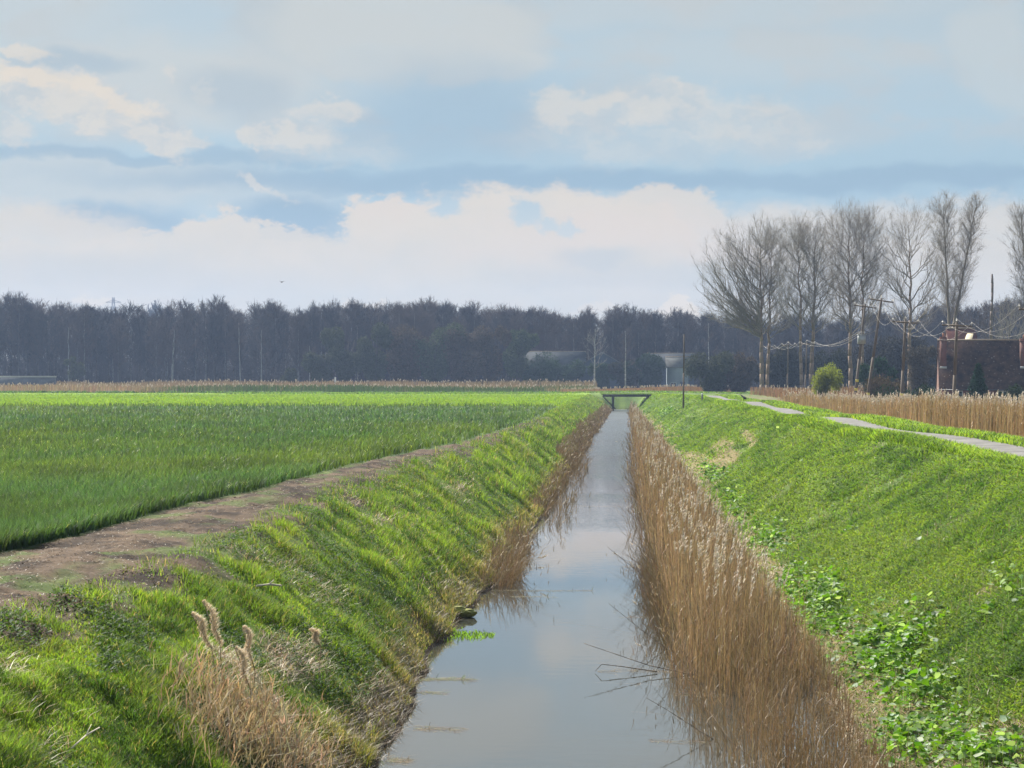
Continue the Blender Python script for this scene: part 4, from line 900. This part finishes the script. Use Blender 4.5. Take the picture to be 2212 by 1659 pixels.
def barns():
    Y = 420; g = 1.8; x0 = at(1128, 800, Y)[0]; x1 = at(1262, 800, Y)[0]; root = empty('barn', (x0, Y, g)); ze = at(1200, 790, Y)[2]-g; zr = at(1200, 761, Y+6)[2]-g
    gable('barn', root, None, 0, x1-x0, 0, 12, 0, ze, zr, .3, .15, M_sheet, M_blue)
    w = MB(); w.box(2, 6, -.06, -.004, 0, 2.6); w.build('door', M_conc, root)
    tag(root, 'long low barn with a weathered grey sheet roof', 'barn')
    # gable facing the viewer
    x0 = at(1250, 800, Y)[0]; x1 = at(1352, 800, Y)[0]; root = empty('barn', (x0, Y-2, g)); Wd = x1-x0; ze = at(1300, 792, Y)[2]-g; zr = at(1300, 763, Y)[2]-g
    mb = MB(); xm = Wd*.5; v = [[0,0,0],[Wd,0,0],[Wd,0,ze],[xm,0,zr],[0,0,ze],[0,16,0],[Wd,16,0],[Wd,16,ze],[xm,16,zr],[0,16,ze]]
    mb.add(v, [[[0,1,2,3,4],[9,8,7,6,5]], [[0,4,9,5],[1,6,7,2]]]); mb.build('wall', M_blue, root)
    mb = MB()
    for a, b in (((-.3, ze-.15), (xm, zr)), ((xm, zr), (Wd+.3, ze-.15))):
        q = np.array([[a[0], -.3, a[1]+.02], [b[0], -.3, b[1]+.02], [b[0], 16.3, b[1]+.02], [a[0], 16.3, a[1]+.02]]); mb.add(np.concatenate([q, q+[0, 0, .22]]), [[[0,3,2,1],[4,5,6,7],[0,1,5,4],[3,7,6,2],[0,4,7,3],[1,2,6,5]]])
    mb.build('roof', plain('light_sheeting', (.13, .14, .15), .9, .15, .5, spec=.05), root)
    w = MB(); w.box(xm-1.6, xm+1.6, -.06, -.004, 0, 3.0); w.build('door', M_sheet, root)
    tag(root, 'blue grey barn gable with a pale roof edge', 'barn')
    Y = 405; x0 = at(1441, 800, Y)[0]; x1 = at(1487, 800, Y)[0]; root = empty('shed', (x0, Y, g)); Wd = x1-x0; ze = at(1460, 793, Y)[2]-g; zr = at(1460, 772, Y)[2]-g
    gable('shed', root, None, 0, Wd, 0, 7, 0, ze, zr, .3, .15, plain('weathered_white_roof', (.12, .12, .115), .9, .3, .6, spec=.05), plain('pale_blue_boards', (.22, .26, .29), .7, .12, .6))
    w = MB(); w.box(Wd*.62, Wd*.85, -.06, -.004, 0, 2.1); w.build('door', M_blue, root); window(root, Wd*.3, 0, 1.0, 1.1, .9)
    tag(root, 'small white and pale blue shed behind the slim bank pole', 'shed')
    x0 = at(1400, 800, 425)[0]; x1 = at(1500, 800, 425)[0]; root = empty('barn', (x0, 425, g)); ze = at(1460, 786, 425)[2]-g; zr = at(1460, 765, 431)[2]-g
    gable('barn', root, None, 0, x1-x0, 0, 12, 0, ze, zr, .3, .15, plain('dull_grey_roof', (.07, .075, .08), .95, .3, .4, spec=.05), M_blue); tag(root, 'dull grey barn roof rising behind the white shed', 'barn')
barns()
# low culvert wall on the far field edge
q0 = at(-30, 812, 385); q1 = at(119, 814, 385)
root = empty('culvert_wall', (q0[0], 385, 1.9)); Ln = q1[0]-q0[0]; h = q0[2]-1.9
mb = MB(); mb.box(0, Ln, 0, .5, 0, h-.28); mb.build('wall', plain('stained_concrete', (.13, .14, .16), .9, .3, .6), root); mb = MB(); mb.box(-.1, Ln+.1, -.08, .58, h-.28, h); mb.build('coping', M_conc, root)
mb = MB(); xx = at(75, 812, 385)[0]-q0[0]; mb.box(xx-.6, xx+.5, -.5, -.004, 0, 1.4); mb.build('outlet', plain('dark_iron', (.03, .03, .035), .6, .2, 2), root)
tag(root, 'long low grey wall with a pale top at the far edge of the field', 'wall')
# trough by the wood
p = at(713, 820, 395); root = empty('field_gate', (p[0], 395, 1.95)); mb = MB(); mb.box(.9, 1.15, -.12, .12, 0, at(713, 815, 395)[2]-1.95); mb.box(-.9, -.8, -.06, .06, 0, 1.7); mb.build('post', M_frame, root)
mb = MB(); [mb.box(-.8, .9, -.03, .03, z, z+.1) for z in (.6, 1.0, 1.45)]; mb.build('rails', M_frame, root); tag(root, 'small white gate standing in the reeds by the wood', 'gate')

# ------------------------------------------------------------------ plank bridge over the ditch
def bridge():
    Y = 286; x0 = at(1302, 850, Y)[0]; x1 = at(1424, 850, Y)[0]; z = at(1360, 852, Y)[2]; M = plain('dark_timber', (.07, .058, .048), .9, .3, 2); root = empty('footbridge', (x0, Y, 0)); Wd = x1-x0
    mb = MB(); mb.box(0, Wd, 0, 5.5, z-.34, z); mb.build('deck', M, root)
    for px in (1324, 1403):
        xx = at(px, 850, Y)[0]-x0; mb = MB(); [mb.box(xx-.14, xx+.14, y, y+.3, -.6, z-.343) for y in (.2, 2.5, 4.8)]; mb.box(xx-.18, xx+.18, .6, 2.5, z-.75, z-.5); mb.box(xx-.18, xx+.18, 2.9, 4.8, z-.75, z-.5); mb.build('trestle', M, root)
    mb = MB(); a = at(1302, 856, Y)-np.array([x0, Y, 0]); b = at(1330, 884, Y)-np.array([x0, Y, 0]); a[1] = b[1] = .1; mb.segs(a, b, .09, .08, k=6); mb.build('wing_beam', M, root)
    mb = MB(); a = at(1424, 858, Y)-np.array([x0, Y, 0]); b = at(1405, 870, Y)-np.array([x0, Y, 0]); a[1] = b[1] = .1; mb.segs(a, b, .07, .06, k=6); mb.build('brace', M, root)
    n = 8000; x = -.2+rng.random(n)*(Wd+.4); y = rng.random(n)*5.5; V, Fc, cc = blades(x, y, np.full(n, z-.05), .12+.22*rng.random(n), .08, 1.0, G_MID*1.1*cj(n)); mesh_np('turf', V, [Fc], M_blade, root, cc)
    tag(root, 'dark timber bridge with turf on its deck crossing the ditch', 'bridge')
bridge()

# ------------------------------------------------------------------ pylon
def pylon():
    Y = 1300; p = at(245, 818, Y); zt = at(245, 642, Y)[2]; root = empty('electricity_pylon', (p[0], Y, 2)); H = zt-2; S = []; r = .15
    w = lambda f: 4.2*(1-f)**1.3+.6
    lv = np.linspace(0, 1, 12)
    for s in ((-1, -1), (1, -1), (1, 1), (-1, 1)):
        for a, b in zip(lv[:-1], lv[1:]): S.append((np.array([s[0]*w(a), s[1]*w(a), a*H]), np.array([s[0]*w(b), s[1]*w(b), b*H]), r, r))
    for a, b in zip(lv[:-1], lv[1:]):
        for sy in (-1, 1):
            S.append((np.array([-w(a), sy*w(a), a*H]), np.array([w(b), sy*w(b), b*H]), r*.6, r*.6)); S.append((np.array([w(a), sy*w(a), a*H]), np.array([-w(b), sy*w(b), b*H]), r*.6, r*.6))
    mb = MB(); mb.segs(*pack(S), k=4); M = plain('galvanised_steel', (.12, .125, .13), .8, .1, 1); mb.build('tower', M, root)
    for f, l in ((.94, 5), (.86, 7.5), (.78, 5.5)):
        mb = MB(); mb.segs([[-l, 0, f*H], [l, 0, f*H], [-l, 0, f*H], [l, 0, f*H]], [[0, 0, f*H], [0, 0, f*H], [0, 0, f*H+1.6], [0, 0, f*H+1.6]], r, r, k=4); mb.build('crossarm', M, root)
    tag(root, 'faint lattice pylon showing above the distant wood', 'pylon')
pylon()

# ------------------------------------------------------------------ birds, posts, small things
M_bird = plain('dark_feathers', (.03, .028, .03), .6, .2, 10)
def bird(loc, s, flying, label, rz=0):
    K = 10; mb = MB(); rr = [.0, .05, .085, .10, .095, .07, .05, .045, .055, .03, .0]; xs = np.linspace(-.28, .30, 11) if flying else np.linspace(-.2, .25, 11)
    root = empty('flying_bird' if flying else 'crow', tuple(loc), rz); pts = [np.array([x, 0, (.02*math.sin(x*5)) if flying else (.24+x*.75)]) for x in xs]
    rr = [max(r, .006) for r in rr]; mb.segs(np.array(pts[:-1])*s, np.array(pts[1:])*s, np.array(rr[:-1])*s, np.array(rr[1:])*s, k=8, cap=False)
    mb.segs(pts[-1]*s, (pts[-1]+np.array([.08, 0, -.01]))*s, .018*s, .003*s, k=5)
    mb.add(np.array([[-.25, -.03, pts[0][2]+.0], [-.25, .03, pts[0][2]], [-.48, .07, pts[0][2]-.02], [-.48, -.07, pts[0][2]-.02], [-.35, 0, pts[0][2]+.03]])*s, [[[0, 1, 4], [1, 2, 4], [2, 3, 4], [3, 0, 4]], [[3, 2, 1, 0]]])
    mb.build('body', M_bird, root)
    if flying:
        for sy in (-1, 1):
            w = np.array([[.12, .05*sy, .03], [-.1, .05*sy, .02], [.14, .35*sy, .2], [-.12, .35*sy, .18], [-.02, .75*sy, .12], [.12, .05*sy, .05], [-.1, .05*sy, .035], [.14, .35*sy, .215], [-.12, .35*sy, .19]])*s
            m = MB(); m.add(w, [[[0, 1, 3, 2], [5, 7, 8, 6]], [[2, 3, 4], [7, 4, 8]]]); m.build('wing', M_bird, root)
    else:
        for sy in (-1, 1):
            m = MB(); m.segs(np.array([.02, .04*sy, .2])*s, np.array([.03, .045*sy, 0])*s, .012*s, .01*s, k=5); m.segs(np.array([-.03, .045*sy, .008])*s, np.array([.1, .06*sy, .008])*s, .01*s, .008*s, k=5); m.build('leg', M_bird, root)
    tag(root, label, 'bird'); return root
bird(at(609, 609.5, 190), .55, True, 'small dark bird flying above the wood', R(70))
by = 176.0; bxx = path_x(np.array([by]))[0]+1.05; bird((bxx, by, float(height(bxx, by, False))+.03), 1.25, False, 'black bird standing at the edge of the track', R(160))
# marker post on the bank
g = ground_at(1517, 866); root = empty('marker_post', (g[0], g[1], g[2]-.05)); mb = MB(); mb.box(-.09, .09, -.09, .09, 0, .62); mb.build('post', plain('grey_post', (.2, .2, .2), .8, .2, 4), root); mb = MB(); mb.segs([0, 0, .62], [0, 0, .78], .1, .06, k=8); mb.build('cap', M_frame, root)
tag(root, 'short grey post with a white cap beside the track', 'post')
# mossy stone block at the water's edge
def lump(name, loc, dim, mat, label, cat, rz=0, seed=0, parts=((0, 0, 0, 1),)):
    import bmesh
    bm = bmesh.new()
    for (dx, dy, dz, s) in parts:
        r = bmesh.ops.create_icosphere(bm, subdivisions=3, radius=1); 
        for v in r['verts']:
            n = float(fbm(v.co.x*1.7+seed+dx, v.co.y*1.7+v.co.z*2.1, 7+seed)); k = .75+.5*n
            c = v.co*k; c.z = max(-.6, min(.55+.15*n, c.z)); v.co = Vector((c.x*dim[0]*s+dx, c.y*dim[1]*s+dy, c.z*dim[2]*s+dz))
    me = bpy.data.meshes.new(name); bm.to_mesh(me); bm.free(); me.materials.append(mat); o = bpy.data.objects.new(name, me); C.objects.link(o); o.location = loc; o.rotation_euler = (0, 0, rz); tag(o, label, cat); return o
M_moss = plain('mossy_stone', (.07, .065, .03), .9, .3, 6, .03, two=(.24, .25, .06))
lump('stone_block', (at(978, 1345, 38.5)[0], 38.3, .10), (.28, .22, .17), M_moss, 'moss covered stone jutting from the bank into the water', 'stone', 0, 3, ((0, 0, 0, 1), (.26, .0, -.02, .7), (-.25, .1, .05, .9)))
# bright aquatic grass tongue
def water_weed():
    B = BL(); n = 1100; f = rng.random(n)**1.3; x0 = at(955, 1410, 36.2)[0]; x1 = at(1072, 1415, 36.2)[0]; x = x0+(x1-x0)*f; y = 35.6+rng.normal(0, .45, n)*(1-f*.6)
    c = np.array((.16, .29, .045))*cj(n, .25); V, Fc, cc = blades(x, y, np.zeros(n), (.02+.08*rng.random(n)**2)*(1.1-f*.6), .014, .7, c, c*1.15); B.add(V, Fc, cc)
    B.build('water_grass', M_blade, 'bright green tongue of floating grass on the ditch water', 'water plant')
    B = BL()   # thin rafts of straw and scum, sprigs
    for (px0, px1, py, n, g) in [(900, 1020, 1472, 420, .4), (890, 1000, 1578, 220, .1), (830, 880, 1648, 200, .1), (1060, 1280, 1276, 420, .15), (1170, 1240, 1082, 120, .1), (1100, 1200, 1290, 160, .2), (1230, 1340, 1093, 180, 0), (1330, 1440, 1332, 150, 0), (1290, 1500, 1450, 260, 0), (1340, 1440, 1225, 240, 0), (1360, 1440, 1180, 200, 0), (1400, 1520, 1600, 120, 0),(1450,1560,1500,240,0), (880, 960, 1500, 160, .4)]:
        Yc = 4.5*F/(py-818); x0, x1 = (px0-1345)/F*Yc, (px1-1345)/F*Yc; f = rng.random(n)**1.2; f = f if px1 < 1300 else 1-f
        x = x0+(x1-x0)*f; y = Yc+rng.normal(0, .10, n)+.35*(fbm(x*2, x*0+py, 5)-.5); c = mixc(STRAW*.8, TAN*.35, rng.random(n)); c = mixc(c, np.array((.2, .26, .1)), (rng.random(n) < g)*.8)*cj(n)
        up = np.where(rng.random(n) < .035, .03+.10*rng.random(n), .008)
        V, Fc, cc = blades(x, y, np.full(n, .002), up, .009, np.where(up > .02, .7, 18.0), c, dirang=0.0); B.add(V, Fc, cc)
    B.build('floating_litter', M_dry, 'thin lines of floating straw and dead stems on the water', 'floating stems')
water_weed()
# single tall plumed canes on the near bank
def big_canes():
    M_st = plain('cane_stem', (.27, .2, .11), .7, .2, 6); n = 0
    for (px, py, bx, by2, ln, lab) in [(437, 1300, 480, 1480, .42, 'tallest feathery reed plume on the near bank'), (413, 1325, 470, 1500, .34, 'second feathery reed plume, just below the tallest'), (523, 1355, 545, 1560, .30, 'feathery reed plume above the straw patch'), (508, 1400, 540, 1600, .32, 'drooping reed plume over the straw patch'), (668, 1360, 690, 1450, .18, 'small lone reed plume nearer the water')]:
        g = ground_at(bx, by2); base = np.array(g); top = at(px, py, g[1]); root = empty('plumed_reed', tuple(base)); d = top-base; rs = np.random.default_rng(n+900); n += 1
        mid = d*.5+np.array([.08, 0, .05]); mb = MB(); mb.segs(np.array([[0, 0, 0], mid]), np.array([mid, d]), .007, .005, k=5); mb.build('stem', M_st, root)
        m = 420; f = rs.random(m); tdir = norm(d-mid); P = d+(-tdir*(f*ln*1.25)[:, None]) + rs.normal(0, 1, (m, 3))*(.003+.013*np.sin(np.clip(f, .02, 1)*3.0))[:, None] + np.array([.035, 0, -.0])*np.sin(f*6)[:, None]
        c0 = np.array((.78, .66, .52))*(1+rs.normal(0, .12, (m, 1))); V, Fc, cc = blades(P[:, 0], P[:, 1], P[:, 2], .035+.045*np.sin(f*3.1), .008, .9, c0, c0*1.15, dirang=.1); mesh_np('plume', V, [Fc], M_dry, root, cc)
        tag(root, lab, 'reed', 'plumed reeds on the near bank')
big_canes()
def stick(px0, py0, px1, py1, r, label, lift=.05, col=(.45, .4, .32)):
    a = np.array(ground_at(px0, py0)); b = np.array(ground_at(px1, py1)); a[2] += lift+.03; b[2] += lift+.06; m = (a+b)/2+np.array([0, 0, .02])
    mb = MB(); mb.segs(np.array([a, m]), np.array([m, b]), r, r*.8, k=6); mb.segs(m, m+(b-a)*.2+np.array([0, 0, .06]), r*.6, r*.3, k=5)
    o = mb.build('stick', plain('bleached_wood', col, .8, .2, 8) if 'bleached_wood' not in bpy.data.materials else bpy.data.materials['bleached_wood']); tag(o, label, 'stick', 'sticks lying on the banks')
stick(555, 1287, 607, 1290, .016, 'pale straight stick lying across the green bank', .1)
stick(155, 1420+230, 215, 1612, .008, 'thin stick near the bottom corner of the field bank', .1)
# bare arching canes over the water
def arch(pts, r, label):
    P = np.array([np.array([(px-1345)/F*Y, Y, z]) for (px, Y, z) in pts]); Q = [P[0]]
    for i in range(len(P)-1):
        for t in (.33, .66, 1): Q.append(P[i]*(1-t)+P[i+1]*t)
    Q = np.array(Q); mb = MB(); rr = np.linspace(r, r*.4, len(Q)); mb.segs(Q[:-1], Q[1:], rr[:-1], rr[1:], k=5); o = mb.build('bent_cane', M_pole); tag(o, label, 'cane', 'bent canes over the water')
arch([(1500, 31.0, 0), (1400, 31.2, .12), (1262, 31.4, .42)], .009, 'long thin cane leaning far over the open water')
arch([(1420, 31.2, .02), (1350, 31.2, .09), (1300, 31.2, .13), (1286, 31.2, .02)], .009, 'bent cane dipping its tip into the water')
arch([(1440, 34, 0), (1380, 34, .35), (1315, 34, .75)], .007, 'thin cane slanting up beside the open water')
arch([(1430, 43, 0), (1370, 43, .5), (1312, 43, .95)], .008, 'farther thin cane slanting out of the reed fringe')
arch([(1540, 25.5, 0), (1440, 25.6, .35), (1395, 25.6, .5)], .006, 'near thin cane over the mirror still corner')

# ------------------------------------------------------------------ haze
def haze():
    mb = MB(); mb.box(-1400, 1400, -1390, 1440, -1.7, 66); m, nt, out = newmat('haze_air'); v = N(nt, 'ShaderNodeVolumePrincipled')
    v.inputs['Color'].default_value = (.46, .62, .95, 1); v.inputs['Density'].default_value = HAZE; v.inputs['Anisotropy'].default_value = .2
    nt.links.new(v.outputs[0], out.inputs['Volume']); m.cycles.homogeneous_volume = True
    o = mb.build('haze', m); tag(o, 'thin blue spring haze over the fen', 'haze', kind='stuff')
HAZE = .00026
haze()

# ------------------------------------------------------------------ sky and sun
SUN_AZ, SUN_EL = R(-38), R(43)
def sky():
    w = bpy.data.worlds.new('World'); scene.world = w; w.use_nodes = True; nt = w.node_tree
    for n in list(nt.nodes): nt.nodes.remove(n)
    out = N(nt, 'ShaderNodeOutputWorld'); bg = N(nt, 'ShaderNodeBackground'); bg.inputs['Strength'].default_value = .1; nt.links.new(bg.outputs[0], out.inputs[0])
    st = N(nt, 'ShaderNodeTexSky', sky_type='NISHITA'); st.sun_disc = False; st.sun_elevation = SUN_EL; st.sun_rotation = SUN_AZ; st.air_density = 1.0; st.dust_density = 1.0
    tc = N(nt, 'ShaderNodeTexCoord'); sp = N(nt, 'ShaderNodeSeparateXYZ'); nt.links.new(tc.outputs['Generated'], sp.inputs[0])
    def M_(op, a, b=None, c=None, clamp=False):
        n = N(nt, 'ShaderNodeMath', operation=op); n.use_clamp = clamp
        for i, q in enumerate((a, b, c)):
            if q is None: continue
            if isinstance(q, (int, float)): n.inputs[i].default_value = q
            else: nt.links.new(q, n.inputs[i])
        return n.outputs[0]
    az = M_('ARCTAN2', sp.outputs['X'], sp.outputs['Y']); el = M_('ARCSINE', sp.outputs['Z'])
    U = M_('MULTIPLY', az, 44.0); V = M_('ABSOLUTE', M_('MULTIPLY', el, 44.0))
    cv = N(nt, 'ShaderNodeCombineXYZ'); nt.links.new(U, cv.inputs[0]); nt.links.new(V, cv.inputs[1]); P0 = cv.outputs[0]
    def noise(vec, scale, detail, rough, sx=1, sy=1, off=0):
        mp = N(nt, 'ShaderNodeMapping'); mp.inputs['Scale'].default_value = (sx, sy, 1); mp.inputs['Location'].default_value = (off, off*.7, off)
        nt.links.new(vec, mp.inputs[0]); n = N(nt, 'ShaderNodeTexNoise'); setin(n, Scale=scale, Detail=detail, Roughness=rough); nt.links.new(mp.outputs[0], n.inputs['Vector']); return n
    def warp(amp, scale, rough, sy=1.6, off=0.0):
        n = noise(P0, scale, 7.0, rough, 1, sy, off); s = N(nt, 'ShaderNodeVectorMath', operation='SUBTRACT'); s.inputs[1].default_value = (.5, .5, .5); nt.links.new(n.outputs['Color'], s.inputs[0])
        a = N(nt, 'ShaderNodeVectorMath', operation='MULTIPLY_ADD'); a.inputs[1].default_value = (amp, amp*.75, 0); nt.links.new(s.outputs[0], a.inputs[0]); nt.links.new(P0, a.inputs[2]); return a.outputs[0]
    Wf = warp(1.7, .9, .68); Ws = warp(1.6, .45, .55, 1.8, 7.0)
    def blob(Pw, px, py, rx, ry, soft, rot=0):
        cu, cv_ = 44*math.atan((px-VPX)/F), 44*math.atan((HZ-py)/F)
        mp = N(nt, 'ShaderNodeMapping', vector_type='TEXTURE'); mp.inputs['Location'].default_value = (cu, cv_, 0); mp.inputs['Rotation'].default_value = (0, 0, R(rot)); mp.inputs['Scale'].default_value = (rx/100, ry/100, 1)
        nt.links.new(Pw, mp.inputs[0]); ln = N(nt, 'ShaderNodeVectorMath', operation='LENGTH'); nt.links.new(mp.outputs[0], ln.inputs[0])
        r = N(nt, 'ShaderNodeMapRange', interpolation_type='SMOOTHSTEP'); setin(r, From_Min=1+soft, From_Max=1-soft, To_Min=0.0, To_Max=1.0); nt.links.new(ln.outputs['Value'], r.inputs['Value']); return r.outputs[0]
    def union(Pw, L):
        o = None
        for (px, py, rx, ry, soft, amp, *rot) in L:
            b = M_('MULTIPLY', blob(Pw, px, py, rx, ry, soft, rot[0] if rot else 0), amp); o = b if o is None else M_('MAXIMUM', o, b)
        return o
    def srgb(r, g, b):
        f = lambda c: ((c/255+.055)/1.055)**2.4 if c > 10 else c/255/12.92
        return tuple(f(q)*SKYK for q in (r, g, b))+(1,)
    def mix(a, b, f):
        m = N(nt, 'ShaderNodeMix', data_type='RGBA')
        for i, q in ((6, a), (7, b)):
            if isinstance(q, tuple): m.inputs[i].default_value = q
            else: nt.links.new(q, m.inputs[i])
        nt.links.new(f, m.inputs[0]) if not isinstance(f, float) else setattr(m.inputs[0], 'default_value', f); return m.outputs[2]
    # thin high veil, tone varying with elevation
    rp = N(nt, 'ShaderNodeValToRGB'); el_ = rp.color_ramp.elements; vv = M_('DIVIDE', V, 20.0); nt.links.new(vv, rp.inputs[0])
    stops = [(0, (207, 212, 215)), (.09, (200, 208, 214)), (.155, (175, 195, 211)), (.195, (151, 182, 206)), (.225, (153, 184, 206)), (.27, (165, 190, 208)), (.33, (171, 192, 207)), (.41, (174, 191, 203)), (1.0, (160, 184, 206))]
    el_[0].position = 0; el_[0].color = srgb(*stops[0][1]); el_[1].position = 1; el_[1].color = srgb(*stops[-1][1])
    for p_, c_ in stops[1:-1]: e = el_.new(p_); e.color = srgb(*c_)
    col = mix(st.outputs[0], rp.outputs[0], .93)
    n1 = noise(Ws, .35, 6.0, .55, 1, 2.2, 3.0); r = N(nt, 'ShaderNodeMapRange', interpolation_type='SMOOTHSTEP'); setin(r, From_Min=.44, From_Max=.60, To_Min=0, To_Max=.75); nt.links.new(n1.outputs['Fac'], r.inputs['Value'])
    hi = N(nt, 'ShaderNodeMapRange', interpolation_type='SMOOTHSTEP'); setin(hi, From_Min=4.4, From_Max=5.6, To_Min=0, To_Max=1); nt.links.new(V, hi.inputs['Value'])
    col = mix(col, srgb(190, 200, 208), M_('MULTIPLY', r.outputs[0], hi.outputs[0]))
    # soft grey-white veils high up
    soft = union(Ws, [(860, 70, 310, 105, .22, .8), (1030, 130, 150, 60, .16, .85), (330, 190, 380, 110, .35, .8), (60, 60, 200, 80, .6, .5), (1400, 20, 700, 40, .6, .35), (2120, 110, 90, 90, .4, .55, -30), (2180, 190, 120, 60, .4, .5, -30), (1700, 120, 420, 60, .6, .35), (180, 400, 420, 50, .45, .7), (60, 460, 240, 45, .4, .6), (550, 420, 200, 40, .6, .45)])
    col = mix(col, srgb(204, 210, 213), soft)
    blue = union(Ws, [(150, 150, 140, 26, .5, .45), (160, 240, 90, 22, .5, .5), (980, 250, 250, 100, .7, .5), (520, 210, 110, 60, .5, .35), (1100, 390, 800, 30, .5, .75), (300, 350, 500, 14, .5, .6), (1900, 395, 600, 26, .5, .7), (230, 480, 170, 40, .45, .75), (650, 480, 130, 55, .4, .8)])
    col = mix(col, srgb(148, 178, 203), blue)
    # cloud bank over the horizon
    bank = union(Wf, [(1100, 640, 2600, 128, .10, .97), (1150, 520, 400, 112, .14, 1), (470, 520, 95, 60, .12, 1), (560, 530, 130, 40, .15, .9), (1660, 520, 280, 70, .45, .85), (2080, 500, 300, 55, .5, .8), (60, 510, 200, 62, .35, .85), (300, 560, 330, 50, .15, .9), (820, 480, 90, 62, .12, 1), (1420, 470, 160, 60, .15, .9)])
    holes = union(Wf, [(965, 450, 38, 34, .35, .85), (1130, 458, 34, 22, .45, .8), (1175, 478, 26, 18, .5, .75), (1215, 490, 26, 16, .4, .7), (870, 425, 30, 10, .5, .6)])
    bank = M_('MULTIPLY', bank, M_('SUBTRACT', 1.0, holes))
    tone = N(nt, 'ShaderNodeMapRange'); setin(tone, From_Min=1.0, From_Max=3.6, To_Min=0, To_Max=1); nt.links.new(V, tone.inputs['Value'])
    n2 = noise(Wf, .8, 6.0, .55, 1, 1.8, 9.0); tv = M_('MULTIPLY_ADD', M_('SUBTRACT', n2.outputs['Fac'], .5), 1.6, tone.outputs[0], True)
    bc = mix(srgb(210, 211, 209), srgb(224, 217, 209), tv)
    pk = union(Wf, [(1350, 500, 260, 45, .5, .8), (1540, 540, 160, 30, .5, .6), (1100, 540, 160, 30, .6, .5), (840, 450, 90, 30, .4, .5)])
    bc = mix(bc, srgb(226, 216, 209), pk)
    gy = union(Ws, [(1290, 565, 90, 26, .5, .6), (1400, 600, 300, 24, .6, .35), (200, 600, 400, 40, .6, .3)])
    bc = mix(bc, srgb(192, 201, 209), gy)
    col = mix(col, bc, bank)
    # bright cumulus heads
    cu = union(Wf, [(60, 205, 120, 48, .22, .95), (170, 235, 130, 55, .22, .95, -14), (300, 280, 120, 46, .22, .95, -26), (380, 310, 55, 26, .3, .85), (5, 295, 55, 36, .25, .7), (565, 305, 55, 28, .22, .85), (650, 305, 80, 40, .3, .8), (700, 245, 80, 26, .35, .75), (540, 400, 34, 10, .4, .7, -35), (585, 430, 36, 8, .5, .5, -20), (352, 170, 14, 20, .4, .6), (430, 205, 14, 28, .5, .45),
        (1200, 225, 46, 32, .3, .75), (1300, 245, 150, 42, .3, .75), (1420, 225, 140, 48, .28, .8), (1560, 265, 170, 48, .35, .6), (1700, 310, 110, 44, .4, .5), (1400, 310, 260, 46, .6, .45), (700, 335, 140, 26, .6, .45)])
    n4 = noise(Wf, 1.1, 7.0, .6, 1, 1.6, 21.0); cs = N(nt, 'ShaderNodeMapRange', interpolation_type='SMOOTHSTEP'); setin(cs, From_Min=.36, From_Max=.62, To_Min=0, To_Max=1); nt.links.new(n4.outputs['Fac'], cs.inputs['Value'])
    col = mix(col, mix(srgb(193, 203, 211), srgb(219, 217, 213), cs.outputs[0]), cu)
    wm = union(Wf, [(50, 185, 90, 20, .5, .8, -8), (200, 215, 120, 16, .5, .7, -20), (1475, 662, 42, 32, .14, .95), (1440, 672, 30, 14, .3, .8), (775, 655, 50, 16, .2, .7), (180, 652, 40, 14, .3, .6), (1290, 672, 50, 10, .4, .5), (30, 130, 60, 12, .6, .6)])
    col = mix(col, srgb(233, 222, 208), wm)
    vm = N(nt, 'ShaderNodeVectorMath', operation='MULTIPLY'); vm.inputs[1].default_value = (.99, .965, .905); nt.links.new(col, vm.inputs[0]); nt.links.new(vm.outputs[0], bg.inputs['Color'])
    w.cycles.sampling_method = 'MANUAL'; w.cycles.sample_map_resolution = 256
EXPO = 1.35
SKYK = 10.0/2**EXPO*1.0
sky()
sd = bpy.data.lights.new('sun', 'SUN'); sd.energy = 4.6; sd.angle = R(.6); sd.color = (1, .95, .86); so = bpy.data.objects.new('sun', sd); C.objects.link(so)
sv = Vector((math.sin(SUN_AZ)*math.cos(SUN_EL), math.cos(SUN_AZ)*math.cos(SUN_EL), math.sin(SUN_EL)))
so.rotation_euler = sv.to_track_quat('Z', 'Y').to_euler(); so.location = (-30, 20, 60)

# ------------------------------------------------------------------ render settings
vs = scene.view_settings; vs.view_transform = 'Standard'; vs.look = 'None'; vs.exposure = EXPO; vs.gamma = 1; vs.use_curve_mapping = False
cy = scene.cycles; cy.max_bounces = 5; cy.diffuse_bounces = 2; cy.glossy_bounces = 2; cy.transmission_bounces = 2; cy.volume_bounces = 0; cy.transparent_max_bounces = 8
cy.use_adaptive_sampling = True; cy.adaptive_threshold = .02; cy.sample_clamp_indirect = 4; cy.caustics_reflective = False; cy.caustics_refractive = False
cy.use_denoising = True; cy.denoiser = 'OPENIMAGEDENOISE'
